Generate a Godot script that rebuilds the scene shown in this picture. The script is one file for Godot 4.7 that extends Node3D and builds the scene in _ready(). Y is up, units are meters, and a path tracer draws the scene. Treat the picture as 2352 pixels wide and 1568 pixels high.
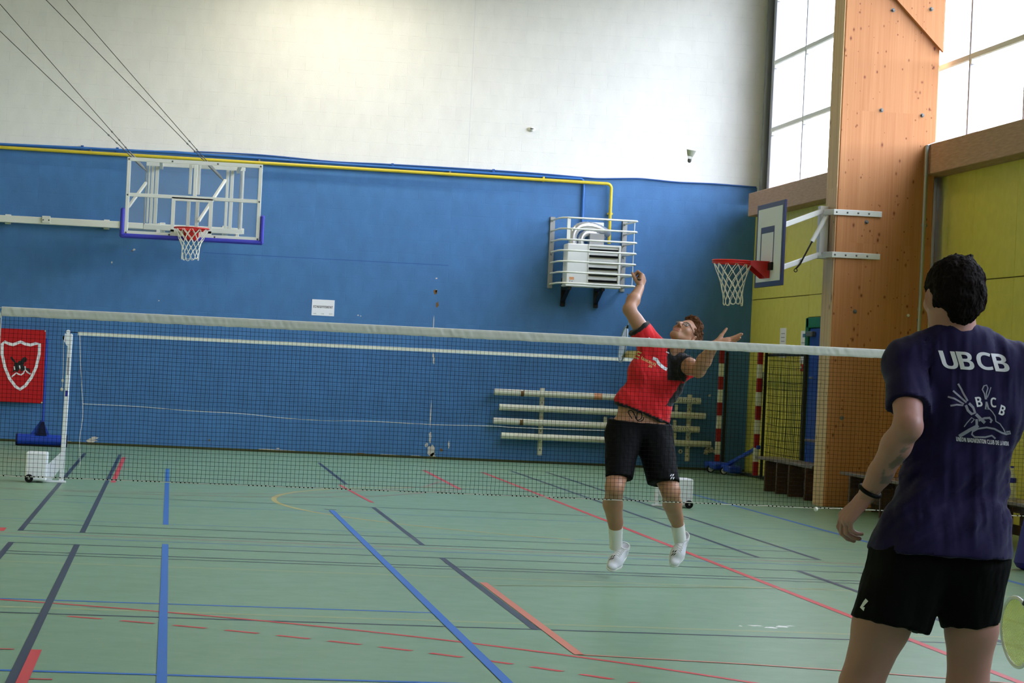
extends Node3D
# A sports hall: badminton player in red jumping for a shuttlecock, seen over a near net.
# x runs along the back wall, y is up, z comes towards the camera. Units are metres.

const WALL_Z := -36.4      # face of the back wall
const SIDE_X := 8.6        # face of the right wall (the left wall mirrors it)
const FRONT_Z := 6.0       # wall behind the camera
const CEIL_Y := 8.3
const SILL_Y := 4.13       # top of the sill beams
const NEAR_NET_Z := -11.15
const FAR_NET_Z := -25.9

var M := {}
var rng := RandomNumberGenerator.new()


func _ready() -> void:
	rng.seed = 7
	# ---- camera
	var cam := Camera3D.new()
	cam.name = "camera"
	cam.keep_aspect = Camera3D.KEEP_HEIGHT
	cam.fov = 15.663
	cam.near = 0.05
	cam.far = 300.0
	add_child(cam)
	cam.position = Vector3(0, 1.4, 0)
	cam.basis = Basis(Vector3.UP, -0.136465) * Basis(Vector3.RIGHT, 0.0104625) * Basis(Vector3.BACK, 0.0466837)
	cam.current = true
	# ---- sky and exposure
	var env := Environment.new()
	env.background_mode = Environment.BG_SKY
	var sky := Sky.new()
	var sm := ProceduralSkyMaterial.new()
	sm.sky_top_color = Color(0.86, 0.91, 1.0)
	sm.sky_horizon_color = Color(0.93, 0.95, 1.0)
	sm.ground_bottom_color = Color(0.42, 0.44, 0.40)
	sm.ground_horizon_color = Color(0.62, 0.64, 0.62)
	sm.sky_energy_multiplier = 4.2
	sm.ground_energy_multiplier = 3.0
	sky.sky_material = sm
	env.sky = sky
	env.ambient_light_source = Environment.AMBIENT_SOURCE_SKY
	env.tonemap_mode = Environment.TONE_MAPPER_LINEAR
	env.tonemap_exposure = 0.53
	env.sdfgi_enabled = true
	env.ssao_enabled = true
	env.ssil_enabled = true
	var we := WorldEnvironment.new()
	we.name = "world_environment"
	we.environment = env
	add_child(we)
	# ---- everything else
	make_materials()
	ceiling_lamps()
	structure()
	floor_markings()
	back_wall_fittings()
	right_wall_fittings()
	far_badminton_set()
	near_net()
	benches()
	red_player()
	near_player()
	shuttlecock()


# ------------------------------------------------------------------ naming
func tag(o: Node, label := "", category := "", group := "", kind := "") -> void:
	if label: o.set_meta("label", label)
	if category: o.set_meta("category", category)
	if group: o.set_meta("group", group)
	if kind: o.set_meta("kind", kind)


func numbered(called: String, parent: Node) -> String:
	if not parent.has_node(called):
		return called
	var k := 1
	while parent.has_node("%s_%03d" % [called, k]):
		k += 1
	return "%s_%03d" % [called, k]


func thing(called: String, at: Vector3, label: String, category: String, group := "") -> Node3D:
	var o := Node3D.new()
	o.name = numbered(called, self)
	add_child(o)
	o.position = at
	tag(o, label, category, group)
	return o


func put(called: String, mesh: Mesh, mat: Material, parent: Node = null, at := Vector3.ZERO) -> MeshInstance3D:
	var p: Node = parent if parent else self
	var o := MeshInstance3D.new()
	o.name = numbered(called, p)
	o.mesh = mesh
	o.material_override = mat
	o.position = at
	p.add_child(o)
	return o


func struct(called: String, mesh: Mesh, mat: Material, at := Vector3.ZERO) -> MeshInstance3D:
	var o := put(called, mesh, mat, null, at)
	o.set_meta("kind", "structure")
	return o


func copy(o: Node3D, label: String, group := "") -> Node3D:
	var c: Node3D = o.duplicate()
	c.name = numbered(String(o.name), self)
	add_child(c)
	tag(c, label, "", group)
	return c


# ------------------------------------------------------------------ mesh building
class MB:
	var v := PackedVector3Array()
	var n := PackedVector3Array()
	var c := PackedColorArray()
	var ix := PackedInt32Array()
	var tint := Color.WHITE

	func vert(p: Vector3, nn: Vector3) -> int:
		v.append(p)
		n.append(nn)
		c.append(tint)
		return v.size() - 1

	func tri(a: Vector3, b: Vector3, d: Vector3) -> void:
		# a, b, d counter-clockwise seen from outside
		var nn := (b - a).cross(d - a).normalized()
		var i := vert(a, nn)
		vert(b, nn)
		vert(d, nn)
		ix.append_array([i, i + 2, i + 1])

	func quad(a: Vector3, b: Vector3, d: Vector3, e: Vector3) -> void:
		var nn := (d - a).cross(e - b).normalized()
		var i := vert(a, nn)
		vert(b, nn)
		vert(d, nn)
		vert(e, nn)
		ix.append_array([i, i + 2, i + 1, i, i + 3, i + 2])

	func box(at: Vector3, size: Vector3, bevel := 0.0, bas := Basis()) -> MB:
		var h := size * 0.5
		var bv: float = minf(bevel, minf(h.x, minf(h.y, h.z)) * 0.9)
		if bv <= 0.0:
			for ax in 3:
				for s in [-1.0, 1.0]:
					var u := Vector3.ZERO
					var w := Vector3.ZERO
					var nn := Vector3.ZERO
					nn[ax] = s * h[ax]
					u[(ax + 1) % 3] = h[(ax + 1) % 3]
					w[(ax + 2) % 3] = h[(ax + 2) % 3] * s
					quad(at + bas * (nn - u - w), at + bas * (nn + u - w), at + bas * (nn + u + w), at + bas * (nn - u + w))
			return self
		var i := h - Vector3.ONE * bv
		for ax in 3:
			var b1 := (ax + 1) % 3
			var b2 := (ax + 2) % 3
			for s in [-1.0, 1.0]:
				var nn := Vector3.ZERO
				var u := Vector3.ZERO
				var w := Vector3.ZERO
				nn[ax] = s * h[ax]
				u[b1] = i[b1]
				w[b2] = i[b2] * s
				quad(at + bas * (nn - u - w), at + bas * (nn + u - w), at + bas * (nn + u + w), at + bas * (nn - u + w))
			for s1 in [-1.0, 1.0]:
				for s2 in [-1.0, 1.0]:
					# edge running along ax between faces b1*s1 and b2*s2
					var p := Vector3.ZERO
					var q := Vector3.ZERO
					var l := Vector3.ZERO
					l[ax] = i[ax]
					p[b1] = h[b1] * s1
					p[b2] = i[b2] * s2
					q[b1] = i[b1] * s1
					q[b2] = h[b2] * s2
					if s1 * s2 > 0:
						_edge(at, bas, p, q, l)
					else:
						_edge(at, bas, q, p, l)
		for sx in [-1.0, 1.0]:
			for sy in [-1.0, 1.0]:
				for sz in [-1.0, 1.0]:
					var a := at + bas * Vector3(h.x * sx, i.y * sy, i.z * sz)
					var b := at + bas * Vector3(i.x * sx, h.y * sy, i.z * sz)
					var d := at + bas * Vector3(i.x * sx, i.y * sy, h.z * sz)
					if sx * sy * sz > 0:
						tri(a, b, d)
					else:
						tri(a, d, b)
		return self

	func _edge(at: Vector3, bas: Basis, p: Vector3, q: Vector3, l: Vector3) -> void:
		quad(at + bas * (p - l), at + bas * (q - l), at + bas * (q + l), at + bas * (p + l))

	# tube along points; radius one number or one per point
	func tube(pts: PackedVector3Array, radius, sides := 8, caps := true, closed := false) -> MB:
		var m := pts.size()
		var up := Vector3.UP
		var t0 := (pts[1] - pts[0]).normalized()
		if absf(t0.dot(up)) > 0.9:
			up = Vector3.RIGHT
		var prev_u := t0.cross(up).normalized()
		var first := v.size()
		for k in m:
			var t: Vector3
			if closed:
				t = (pts[(k + 1) % m] - pts[(k - 1 + m) % m]).normalized()
			elif k == 0:
				t = t0
			elif k == m - 1:
				t = (pts[k] - pts[k - 1]).normalized()
			else:
				t = ((pts[k + 1] - pts[k]).normalized() + (pts[k] - pts[k - 1]).normalized()).normalized()
			var u := (prev_u - t * prev_u.dot(t)).normalized()
			prev_u = u
			var w := t.cross(u)
			var r: float = radius if radius is float else radius[k]
			for s in sides:
				var a := TAU * s / sides
				var d := u * cos(a) + w * sin(a)
				vert(pts[k] + d * r, d)
		var rings := m if closed else m - 1
		for k in rings:
			for s in sides:
				var a := first + k * sides + s
				var b := first + k * sides + (s + 1) % sides
				var k2 := (k + 1) % m
				var d := first + k2 * sides + s
				var e := first + k2 * sides + (s + 1) % sides
				ix.append_array([a, e, b, a, d, e])
		if caps and not closed:
			for end in 2:
				var k := 0 if end == 0 else m - 1
				var nn := -t0 if end == 0 else (pts[m - 1] - pts[m - 2]).normalized()
				var ci := vert(pts[k], nn)
				for s in sides:
					vert(v[first + k * sides + s], nn)
				for s in sides:
					var a := ci + 1 + s
					var b := ci + 1 + (s + 1) % sides
					if end == 0:
						ix.append_array([ci, a, b])
					else:
						ix.append_array([ci, b, a])
		return self

	# profile (radius, height) turned round the y axis of bas at at
	func lathe(profile: PackedVector2Array, at: Vector3, bas := Basis(), sides := 24) -> MB:
		for k in profile.size() - 1:
			var p := profile[k]
			var q := profile[k + 1]
			var sl := Vector2(q.y - p.y, -(q.x - p.x)).normalized()
			var first := v.size()
			for s in sides + 1:
				var a := TAU * s / sides
				var d := Vector3(cos(a), 0, sin(a))
				var nn := (bas * (d * sl.x + Vector3.UP * sl.y)).normalized()
				vert(at + bas * (d * p.x + Vector3.UP * p.y), nn)
				vert(at + bas * (d * q.x + Vector3.UP * q.y), nn)
			for s in sides:
				var i := first + s * 2
				ix.append_array([i, i + 3, i + 1, i, i + 2, i + 3])
		return self

	# outline (counter-clockwise seen from +z of bas) pushed from 0 to depth along z of bas
	func prism(outline: PackedVector2Array, at: Vector3, bas: Basis, depth: float) -> MB:
		var t := Geometry2D.triangulate_polygon(outline)
		var area := 0.0
		for k in outline.size():
			area += outline[k].cross(outline[(k + 1) % outline.size()])
		var o := outline.duplicate()
		if area < 0:
			o.reverse()
			t = Geometry2D.triangulate_polygon(o)
		for k in range(0, t.size(), 3):
			var a := o[t[k]]
			var b := o[t[k + 1]]
			var d := o[t[k + 2]]
			if (b - a).cross(d - a) < 0:
				var sw := b
				b = d
				d = sw
			tri(at + bas * Vector3(a.x, a.y, depth), at + bas * Vector3(b.x, b.y, depth), at + bas * Vector3(d.x, d.y, depth))
			tri(at + bas * Vector3(a.x, a.y, 0), at + bas * Vector3(d.x, d.y, 0), at + bas * Vector3(b.x, b.y, 0))
		for k in o.size():
			var a := o[k]
			var b := o[(k + 1) % o.size()]
			quad(at + bas * Vector3(a.x, a.y, 0), at + bas * Vector3(b.x, b.y, 0), at + bas * Vector3(b.x, b.y, depth), at + bas * Vector3(a.x, a.y, depth))
		return self

	func add(m: Mesh, xf := Transform3D()) -> MB:
		for s in m.get_surface_count():
			var a := m.surface_get_arrays(s)
			var base := v.size()
			var av: PackedVector3Array = a[Mesh.ARRAY_VERTEX]
			var an: PackedVector3Array = a[Mesh.ARRAY_NORMAL]
			for k in av.size():
				vert(xf * av[k], (xf.basis * an[k]).normalized())
			var ai: PackedInt32Array = a[Mesh.ARRAY_INDEX]
			for k in ai:
				ix.append(base + k)
		return self

	func mesh() -> ArrayMesh:
		var a := []
		a.resize(Mesh.ARRAY_MAX)
		a[Mesh.ARRAY_VERTEX] = v
		a[Mesh.ARRAY_NORMAL] = n
		a[Mesh.ARRAY_COLOR] = c
		a[Mesh.ARRAY_INDEX] = ix
		var m := ArrayMesh.new()
		m.add_surface_from_arrays(Mesh.PRIMITIVE_TRIANGLES, a)
		return m


func bx(at: Vector3, size: Vector3, bevel := 0.0, bas := Basis()) -> ArrayMesh:
	return MB.new().box(at, size, bevel, bas).mesh()


func tb(pts: PackedVector3Array, radius, sides := 8) -> ArrayMesh:
	return MB.new().tube(pts, radius, sides).mesh()


func bar(a: Vector3, b: Vector3, w: float, h: float, bevel := 0.0) -> ArrayMesh:
	# rectangular bar from a to b; w across (level), h upright
	var t := (b - a).normalized()
	var side := t.cross(Vector3.UP)
	side = Vector3.RIGHT if side.length() < 0.01 else side.normalized()
	var up := side.cross(t)
	return MB.new().box((a + b) * 0.5, Vector3(w, h, a.distance_to(b)), bevel, Basis(side, up, -t)).mesh()


func dome(at: Vector3, r: Vector3, sides := 12) -> ArrayMesh:
	var s := SphereMesh.new()
	s.radius = 1.0
	s.height = 2.0
	s.radial_segments = sides
	s.rings = maxi(4, sides / 2)
	return MB.new().add(s, Transform3D(Basis.from_scale(r), at)).mesh()


func smooth_path(p: PackedVector3Array, steps := 6) -> PackedVector3Array:
	var out := PackedVector3Array()
	for k in p.size() - 1:
		var a := p[maxi(k - 1, 0)]
		var d := p[mini(k + 2, p.size() - 1)]
		for s in steps:
			out.append(p[k].cubic_interpolate(p[k + 1], a, d, float(s) / steps))
	out.append(p[p.size() - 1])
	return out


# ------------------------------------------------------------------ materials
func mat(called: String, col: Color, rough := 0.6, spec := 0.5, metal := 0.0) -> StandardMaterial3D:
	var m := StandardMaterial3D.new()
	m.resource_name = called
	m.albedo_color = col
	m.roughness = rough
	m.metallic_specular = spec
	m.metallic = metal
	M[called] = m
	return m


func img_tex(im: Image) -> ImageTexture:
	return ImageTexture.create_from_image(im)


func noise_tex(freq: float, lo: Color, hi: Color, sd: int, size := 512, as_normal := false, bump := 4.0) -> NoiseTexture2D:
	var t := NoiseTexture2D.new()
	t.width = size
	t.height = size
	t.seamless = true
	var n := FastNoiseLite.new()
	n.noise_type = FastNoiseLite.TYPE_SIMPLEX_SMOOTH
	n.frequency = freq
	n.fractal_octaves = 4
	n.seed = sd
	t.noise = n
	if as_normal:
		t.as_normal_map = true
		t.bump_strength = bump
	else:
		var g := Gradient.new()
		g.set_color(0, lo)
		g.set_color(1, hi)
		t.color_ramp = g
	return t


func tri_planar(m: StandardMaterial3D, scale: Vector3, world := true) -> void:
	m.uv1_triplanar = true
	m.uv1_world_triplanar = world
	m.uv1_scale = scale
	m.uv1_triplanar_sharpness = 8.0


# painted blockwork: 0.5 x 0.2 m blocks, joints nearly filled by paint; 2 m a side
func block_images(base: Color, patch: float, sd: int) -> Array:
	var s := 1024
	var col := Image.create(s, s, false, Image.FORMAT_RGB8)
	var hgt := Image.create(s, s, false, Image.FORMAT_RGB8)
	var n := FastNoiseLite.new()
	n.seed = sd
	n.frequency = 0.012
	n.fractal_octaves = 4
	var fine := FastNoiseLite.new()
	fine.seed = sd + 5
	fine.frequency = 0.09
	fine.fractal_octaves = 3
	var r := RandomNumberGenerator.new()
	r.seed = sd
	var tone := {}
	for j in 10:
		for i in 4:
			tone[Vector2i(i, j)] = r.randf_range(-0.5, 0.5)
	for y in s:
		var row := int(y / 102.4)
		var fy := fmod(float(y), 102.4)
		for x in s:
			var xs := fposmod(float(x) + (128.0 if row % 2 else 0.0), 1024.0)
			var i := int(xs / 256.0)
			var fx := fmod(xs, 256.0)
			var joint := minf(minf(fx, 256.0 - fx), minf(fy, 102.4 - fy))
			var w := 4.0 + 2.0 * n.get_noise_2d(x * 3.0, y * 3.0)
			var keep := clampf(0.5 + n.get_noise_2d(x + 300.0, y * 1.0) * 1.3, 0.1, 1.0)
			var g := clampf(1.0 - joint / w, 0.0, 1.0) * keep
			var f := fine.get_noise_2d(x, y)
			var hh: float = 0.72 - 0.4 * g + 0.05 * tone[Vector2i(i, row)] + 0.12 * f
			hgt.set_pixel(x, y, Color(hh, hh, hh))
			var k: float = 1.0 + patch * (n.get_noise_2d(x * 0.6, y * 0.3 + 90.0) + 0.35 * tone[Vector2i(i, row)] + 0.5 * f) - 0.03 * g
			col.set_pixel(x, y, Color(base.r * k, base.g * k, base.b * k))
	return [col, hgt]


# glued lamellas seen on their flat: upright grain, knots; 1.12 m across, 4.48 m up
func wood_image(w: int, h: int, base: Color, dark: Color, knots: int, streak: float, sd: int) -> Image:
	var im := Image.create(w, h, false, Image.FORMAT_RGB8)
	var n := FastNoiseLite.new()
	n.seed = sd
	n.frequency = 0.02
	n.fractal_octaves = 4
	var r := RandomNumberGenerator.new()
	r.seed = sd
	var strip := PackedFloat32Array()
	for k in 32:
		strip.append(r.randf_range(-1.0, 1.0))
	for y in h:
		for x in w:
			var g := n.get_noise_2d(x * 3.2, y * 0.05)
			var g2 := n.get_noise_2d(x * 9.0 + 500.0, y * 0.12)
			var band: float = strip[(int(x * 14.0 / w) + int(y * 3.0 / h) * 11) % 32]
			var t := clampf(0.30 + streak * (0.75 * g + 0.5 * g2) + 0.10 * band, 0.0, 1.0)
			im.set_pixel(x, y, base.lerp(dark, t))
	for k in knots:
		var cx := r.randf_range(12, w - 12)
		var cy := r.randf_range(14, h - 14)
		var rx := pow(r.randf(), 2.2) * 3.6 + 1.2
		var ry := rx * r.randf_range(1.0, 2.0)
		var deep := r.randf_range(0.55, 1.0)
		for yy in range(int(cy - ry * 4), int(cy + ry * 4)):
			for xx in range(int(cx - rx * 3), int(cx + rx * 3)):
				if xx < 0 or yy < 0 or xx >= w or yy >= h:
					continue
				var d := Vector2((xx - cx) / rx, (yy - cy) / ry).length()
				var c := im.get_pixel(xx, yy)
				if d < 1.0:
					im.set_pixel(xx, yy, c.lerp(Color(0.36, 0.17, 0.09), deep * (1.0 - 0.35 * d)))
				elif d < 2.2:
					im.set_pixel(xx, yy, c.lerp(Color(0.50, 0.26, 0.14), 0.5 * deep * (2.2 - d) / 1.2))
	return im


func make_materials() -> void:
	var b := block_images(Color(0.905, 0.90, 0.875), 0.02, 3)
	var m := mat("white_paint", Color.WHITE, 0.75, 0.35)
	m.albedo_texture = img_tex(b[0])
	b[1].bump_map_to_normal_map(3.0)
	m.normal_enabled = true
	m.normal_texture = img_tex(b[1])
	m.normal_scale = 0.35
	tri_planar(m, Vector3.ONE * 0.5)
	b = block_images(Color(0.27, 0.455, 0.655), 0.06, 11)
	m = mat("blue_paint", Color.WHITE, 0.55, 0.4)
	m.albedo_texture = img_tex(b[0])
	b[1].bump_map_to_normal_map(3.0)
	m.normal_enabled = true
	m.normal_texture = img_tex(b[1])
	m.normal_scale = 0.35
	tri_planar(m, Vector3.ONE * 0.5)
	m = mat("floor_vinyl", Color.WHITE, 0.39, 0.22)
	m.albedo_texture = noise_tex(0.02, Color(0.455, 0.575, 0.465), Color(0.485, 0.605, 0.49), 5, 1024)
	m.roughness_texture = noise_tex(0.015, Color(0.80, 0.80, 0.80), Color(1.0, 1.0, 1.0), 9)
	tri_planar(m, Vector3.ONE * 0.33)
	var line_rough := 0.38
	mat("line_navy", Color(0.20, 0.24, 0.32), line_rough, 0.22)
	mat("line_blue", Color(0.20, 0.42, 0.72), line_rough, 0.22)
	mat("line_sky", Color(0.32, 0.46, 0.66), line_rough, 0.22)
	mat("line_red", Color(0.78, 0.27, 0.29), line_rough, 0.22)
	mat("line_faint_red", Color(0.60, 0.47, 0.44), line_rough, 0.22)
	mat("line_yellow", Color(0.70, 0.65, 0.40), line_rough, 0.22)
	mat("line_pale", Color(0.62, 0.65, 0.48), line_rough, 0.22)
	mat("line_orange", Color(0.80, 0.48, 0.40), line_rough, 0.22)
	mat("scuff_white", Color(0.88, 0.88, 0.86), 0.5)
	m = mat("column_wood", Color.WHITE, 0.5, 0.4)
	m.albedo_texture = img_tex(wood_image(512, 2048, Color(0.80, 0.565, 0.37), Color(0.66, 0.40, 0.22), 190, 0.30, 21))
	tri_planar(m, Vector3(1.0 / 1.12, 1.0 / 4.48, 1.0 / 1.12), false)
	m = mat("edge_wood", Color.WHITE, 0.55, 0.4)
	m.albedo_texture = img_tex(wood_image(256, 1024, Color(0.88, 0.75, 0.58), Color(0.72, 0.56, 0.40), 14, 0.6, 27))
	tri_planar(m, Vector3(1.0 / 0.9, 1.0 / 3.6, 1.0 / 0.9), false)
	m = mat("sill_wood", Color.WHITE, 0.6, 0.35)
	m.albedo_texture = noise_tex(0.03, Color(0.62, 0.49, 0.39), Color(0.74, 0.60, 0.49), 33)
	tri_planar(m, Vector3(0.9, 3.0, 0.25))
	m = mat("bench_wood", Color.WHITE, 0.45, 0.45)
	m.albedo_texture = noise_tex(0.03, Color(0.24, 0.16, 0.12), Color(0.36, 0.25, 0.18), 35)
	tri_planar(m, Vector3(3.0, 3.0, 0.5))
	mat("bench_top", Color(0.42, 0.34, 0.27), 0.32, 0.5)
	m = mat("yellow_panel", Color.WHITE, 0.5, 0.4)
	m.albedo_texture = noise_tex(0.02, Color(0.82, 0.775, 0.33), Color(0.86, 0.815, 0.37), 41)
	tri_planar(m, Vector3.ONE * 0.5)
	mat("joint_dark", Color(0.30, 0.27, 0.08), 0.8)
	mat("dark_gap", Color(0.06, 0.06, 0.05), 0.9)
	m = mat("ceiling_white", Color.WHITE, 0.85, 0.3)
	m.albedo_texture = noise_tex(0.02, Color(0.70, 0.67, 0.60), Color(0.76, 0.73, 0.66), 45)
	tri_planar(m, Vector3.ONE * 0.4)
	mat("white_joint", Color(0.86, 0.86, 0.85), 0.8)
	mat("frame_white", Color(0.95, 0.95, 0.95), 0.5, 0.4)
	mat("mullion_white", Color(0.74, 0.74, 0.80), 0.5, 0.4)
	m = mat("glass_pane", Color(0.96, 0.98, 1.0, 0.06), 0.02, 0.5)
	m.transparency = BaseMaterial3D.TRANSPARENCY_ALPHA
	m = mat("board_glass", Color(0.93, 0.96, 1.0, 0.05), 0.02, 0.5)
	m.transparency = BaseMaterial3D.TRANSPARENCY_ALPHA
	mat("door_blue", Color(0.13, 0.27, 0.62), 0.4, 0.45)
	mat("door_green", Color(0.08, 0.42, 0.28), 0.45, 0.45)
	mat("steel_white", Color(0.88, 0.88, 0.84), 0.4, 0.5)
	mat("post_white", Color(0.92, 0.93, 0.94), 0.38, 0.5)
	mat("tube_cream", Color(0.86, 0.86, 0.78), 0.45, 0.5)
	mat("galvanised", Color(0.62, 0.63, 0.62), 0.4, 0.5, 0.7)
	mat("dull_steel", Color(0.44, 0.45, 0.44), 0.45, 0.5, 0.6)
	mat("foil", Color(0.82, 0.82, 0.82), 0.28, 0.5, 0.85)
	mat("wire", Color(0.30, 0.30, 0.30), 0.5, 0.5, 0.5)
	mat("hoop_red", Color(0.80, 0.10, 0.09), 0.4, 0.5)
	mat("pad_blue", Color(0.25, 0.26, 0.70), 0.55, 0.4)
	mat("pipe_yellow", Color(0.80, 0.72, 0.20), 0.4, 0.5)
	mat("pipe_blue", Color(0.20, 0.42, 0.70), 0.45, 0.45)
	mat("cable_blue", Color(0.16, 0.33, 0.58), 0.5, 0.4)
	mat("board_navy", Color(0.10, 0.14, 0.30), 0.45, 0.45)
	mat("board_white", Color(0.90, 0.91, 0.92), 0.45, 0.45)
	mat("black_metal", Color(0.05, 0.05, 0.055), 0.5, 0.4)
	mat("black_rubber", Color(0.035, 0.035, 0.035), 0.7, 0.3)
	mat("heater_white", Color(0.90, 0.90, 0.88), 0.4, 0.5)
	mat("louvre_dark", Color(0.06, 0.06, 0.058), 0.75, 0.15)
	mat("sticker_orange", Color(0.86, 0.60, 0.42), 0.5)
	mat("paper", Color(0.93, 0.93, 0.95), 0.7)
	mat("ink", Color(0.14, 0.14, 0.16), 0.7)
	mat("banner_red", Color(0.72, 0.09, 0.11), 0.55, 0.35)
	mat("banner_white", Color(0.93, 0.93, 0.93), 0.55)
	mat("banner_black", Color(0.05, 0.04, 0.04), 0.6)
	mat("trolley_blue", Color(0.10, 0.25, 0.66), 0.45, 0.45)
	mat("trolley_dark", Color(0.04, 0.07, 0.22), 0.5, 0.4)
	mat("goal_red", Color(0.58, 0.05, 0.07), 0.45, 0.45)
	mat("goal_white", Color(0.85, 0.84, 0.78), 0.45, 0.45)
	mat("goal_dark", Color(0.10, 0.11, 0.09), 0.5, 0.4)
	mat("net_cord", Color(0.035, 0.04, 0.04), 0.8, 0.2)
	mat("goal_net", Color(0.10, 0.10, 0.08), 0.8, 0.2)
	mat("hoop_net", Color(0.90, 0.89, 0.84), 0.8, 0.3)
	mat("cord_white", Color(0.86, 0.85, 0.80), 0.8, 0.3)
	m = mat("tape_cloth", Color(0.87, 0.87, 0.835), 0.85, 0.25)
	m.backlight_enabled = true
	m.backlight = Color(0.25, 0.25, 0.24)
	mat("tape_plain", Color(0.90, 0.90, 0.84), 0.8, 0.25)
	mat("alarm_red", Color(0.75, 0.06, 0.08), 0.4)
	mat("olive", Color(0.24, 0.25, 0.10), 0.8)
	mat("plaster", Color(0.80, 0.77, 0.72), 0.9)
	mat("rust", Color(0.45, 0.33, 0.16), 0.9)
	mat("bag_blue", Color(0.11, 0.10, 0.52), 0.5, 0.4)
	m = mat("bottle_plastic", Color(0.90, 0.94, 0.97, 0.28), 0.08, 0.5)
	m.transparency = BaseMaterial3D.TRANSPARENCY_ALPHA
	mat("label_blue", Color(0.14, 0.16, 0.60), 0.5)
	m = mat("lamp_glow", Color(1.0, 0.97, 0.88), 0.5)
	m.emission_enabled = true
	m.emission = Color(1.0, 0.95, 0.82)
	m.emission_energy_multiplier = 2.0
	mat("lamp_case", Color(0.75, 0.75, 0.73), 0.5)
	# people
	m = mat("skin", Color.WHITE, 0.5, 0.4)
	m.vertex_color_use_as_albedo = true
	m.subsurf_scatter_enabled = true
	m.subsurf_scatter_strength = 0.08
	m = mat("cloth", Color.WHITE, 0.8, 0.25)
	m.vertex_color_use_as_albedo = true
	m.rim_enabled = true
	m.rim = 0.25
	m.rim_tint = 0.7
	mat("black_cloth", Color(0.022, 0.022, 0.026), 0.8, 0.25)
	mat("sock_white", Color(0.88, 0.88, 0.86), 0.85, 0.2)
	mat("shoe_white", Color(0.86, 0.86, 0.88), 0.5, 0.4)
	mat("shoe_sole", Color(0.93, 0.92, 0.90), 0.6, 0.3)
	mat("shoe_grey", Color(0.55, 0.55, 0.56), 0.6, 0.3)
	mat("print_white", Color(0.90, 0.90, 0.92), 0.6, 0.3)
	mat("print_gold", Color(0.80, 0.72, 0.46), 0.6, 0.3)
	mat("print_grey", Color(0.60, 0.60, 0.66), 0.6, 0.3)
	mat("print_black", Color(0.03, 0.03, 0.03), 0.6, 0.3)
	mat("hair_dark", Color(0.085, 0.062, 0.055), 0.8, 0.2)
	mat("hair_brown", Color(0.32, 0.21, 0.13), 0.8, 0.2)
	mat("eye_white", Color(0.88, 0.86, 0.84), 0.25)
	mat("eye_dark", Color(0.06, 0.04, 0.03), 0.2)
	mat("racket_grey", Color(0.55, 0.62, 0.70), 0.3, 0.5)
	mat("racket_white", Color(0.88, 0.88, 0.88), 0.3, 0.5)
	mat("racket_dark", Color(0.06, 0.06, 0.07), 0.35, 0.5)
	mat("string_yellow", Color(0.80, 0.84, 0.25), 0.5)
	mat("string_white", Color(0.80, 0.84, 0.88), 0.5)
	m = mat("lens", Color(0.96, 0.98, 1.0, 0.10), 0.02, 0.5)
	m.transparency = BaseMaterial3D.TRANSPARENCY_ALPHA
	mat("feather", Color(0.86, 0.86, 0.80), 0.7, 0.3)
	mat("cork", Color(0.42, 0.42, 0.40), 0.7, 0.3)


# ------------------------------------------------------------------ lamps (above the frame)
func ceiling_lamps() -> void:
	# one bank near the back wall (its pool of light is seen on the white wall), others along the hall
	var spots := [Vector3(2.1, 7.75, -34.9), Vector3(-4.2, 8.0, -27.0), Vector3(4.2, 8.0, -27.0), Vector3(-4.2, 8.0, -19.0), Vector3(4.2, 8.0, -19.0), Vector3(-4.2, 8.0, -11.0), Vector3(4.2, 8.0, -11.0), Vector3(-4.2, 8.0, -3.0), Vector3(4.2, 8.0, -3.0)]
	for k in spots.size():
		var s: Vector3 = spots[k]
		var where: String = ["above the top of the white back wall", "on the left, in front of the back wall", "on the right, by the far timber column", "on the left, over the far badminton court", "on the right, over the gap between the courts", "on the left, over the near net", "on the right, over the near net", "on the left, over the camera", "on the right, over the player in navy"][k]
		var t := thing("ceiling_lamp", s, "ceiling lamp out of view " + where, "lamp", "ceiling lamps")
		var mb := MB.new()
		mb.box(Vector3(0, 0.16, 0), Vector3(1.5, 0.02, 0.34), 0.004)
		mb.box(Vector3(0, 0.05, 0.17), Vector3(1.5, 0.24, 0.012), 0.003)
		mb.box(Vector3(0, 0.05, -0.17), Vector3(1.5, 0.24, 0.012), 0.003)
		mb.box(Vector3(0.75, 0.05, 0), Vector3(0.012, 0.24, 0.34), 0.003)
		mb.box(Vector3(-0.75, 0.05, 0), Vector3(0.012, 0.24, 0.34), 0.003)
		mb.box(Vector3(0.5, 0.17 + (8.3 - s.y - 0.17) * 0.5, 0), Vector3(0.015, 8.3 - s.y - 0.17, 0.015))
		mb.box(Vector3(-0.5, 0.17 + (8.3 - s.y - 0.17) * 0.5, 0), Vector3(0.015, 8.3 - s.y - 0.17, 0.015))
		put("case", mb.mesh(), M.lamp_case, t)
		put("tube_light", bx(Vector3(0, 0.12, 0), Vector3(1.4, 0.05, 0.28), 0.01), M.lamp_glow, t)
		var l := AreaLight3D.new()
		l.name = "light"
		l.area_size = Vector2(1.4, 0.28)
		l.light_color = Color(1.0, 0.96, 0.87)
		l.light_energy = [30.0, 15.0, 7.0, 15.0, 6.0, 9.0, 6.0, 6.0, 4.0][k]
		l.shadow_enabled = true
		l.area_range = 40.0
		l.area_attenuation = 2.0
		t.add_child(l)
		l.position = Vector3(0, 0.09, 0)
		l.basis = Basis(Vector3.RIGHT, -PI / 2)


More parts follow.
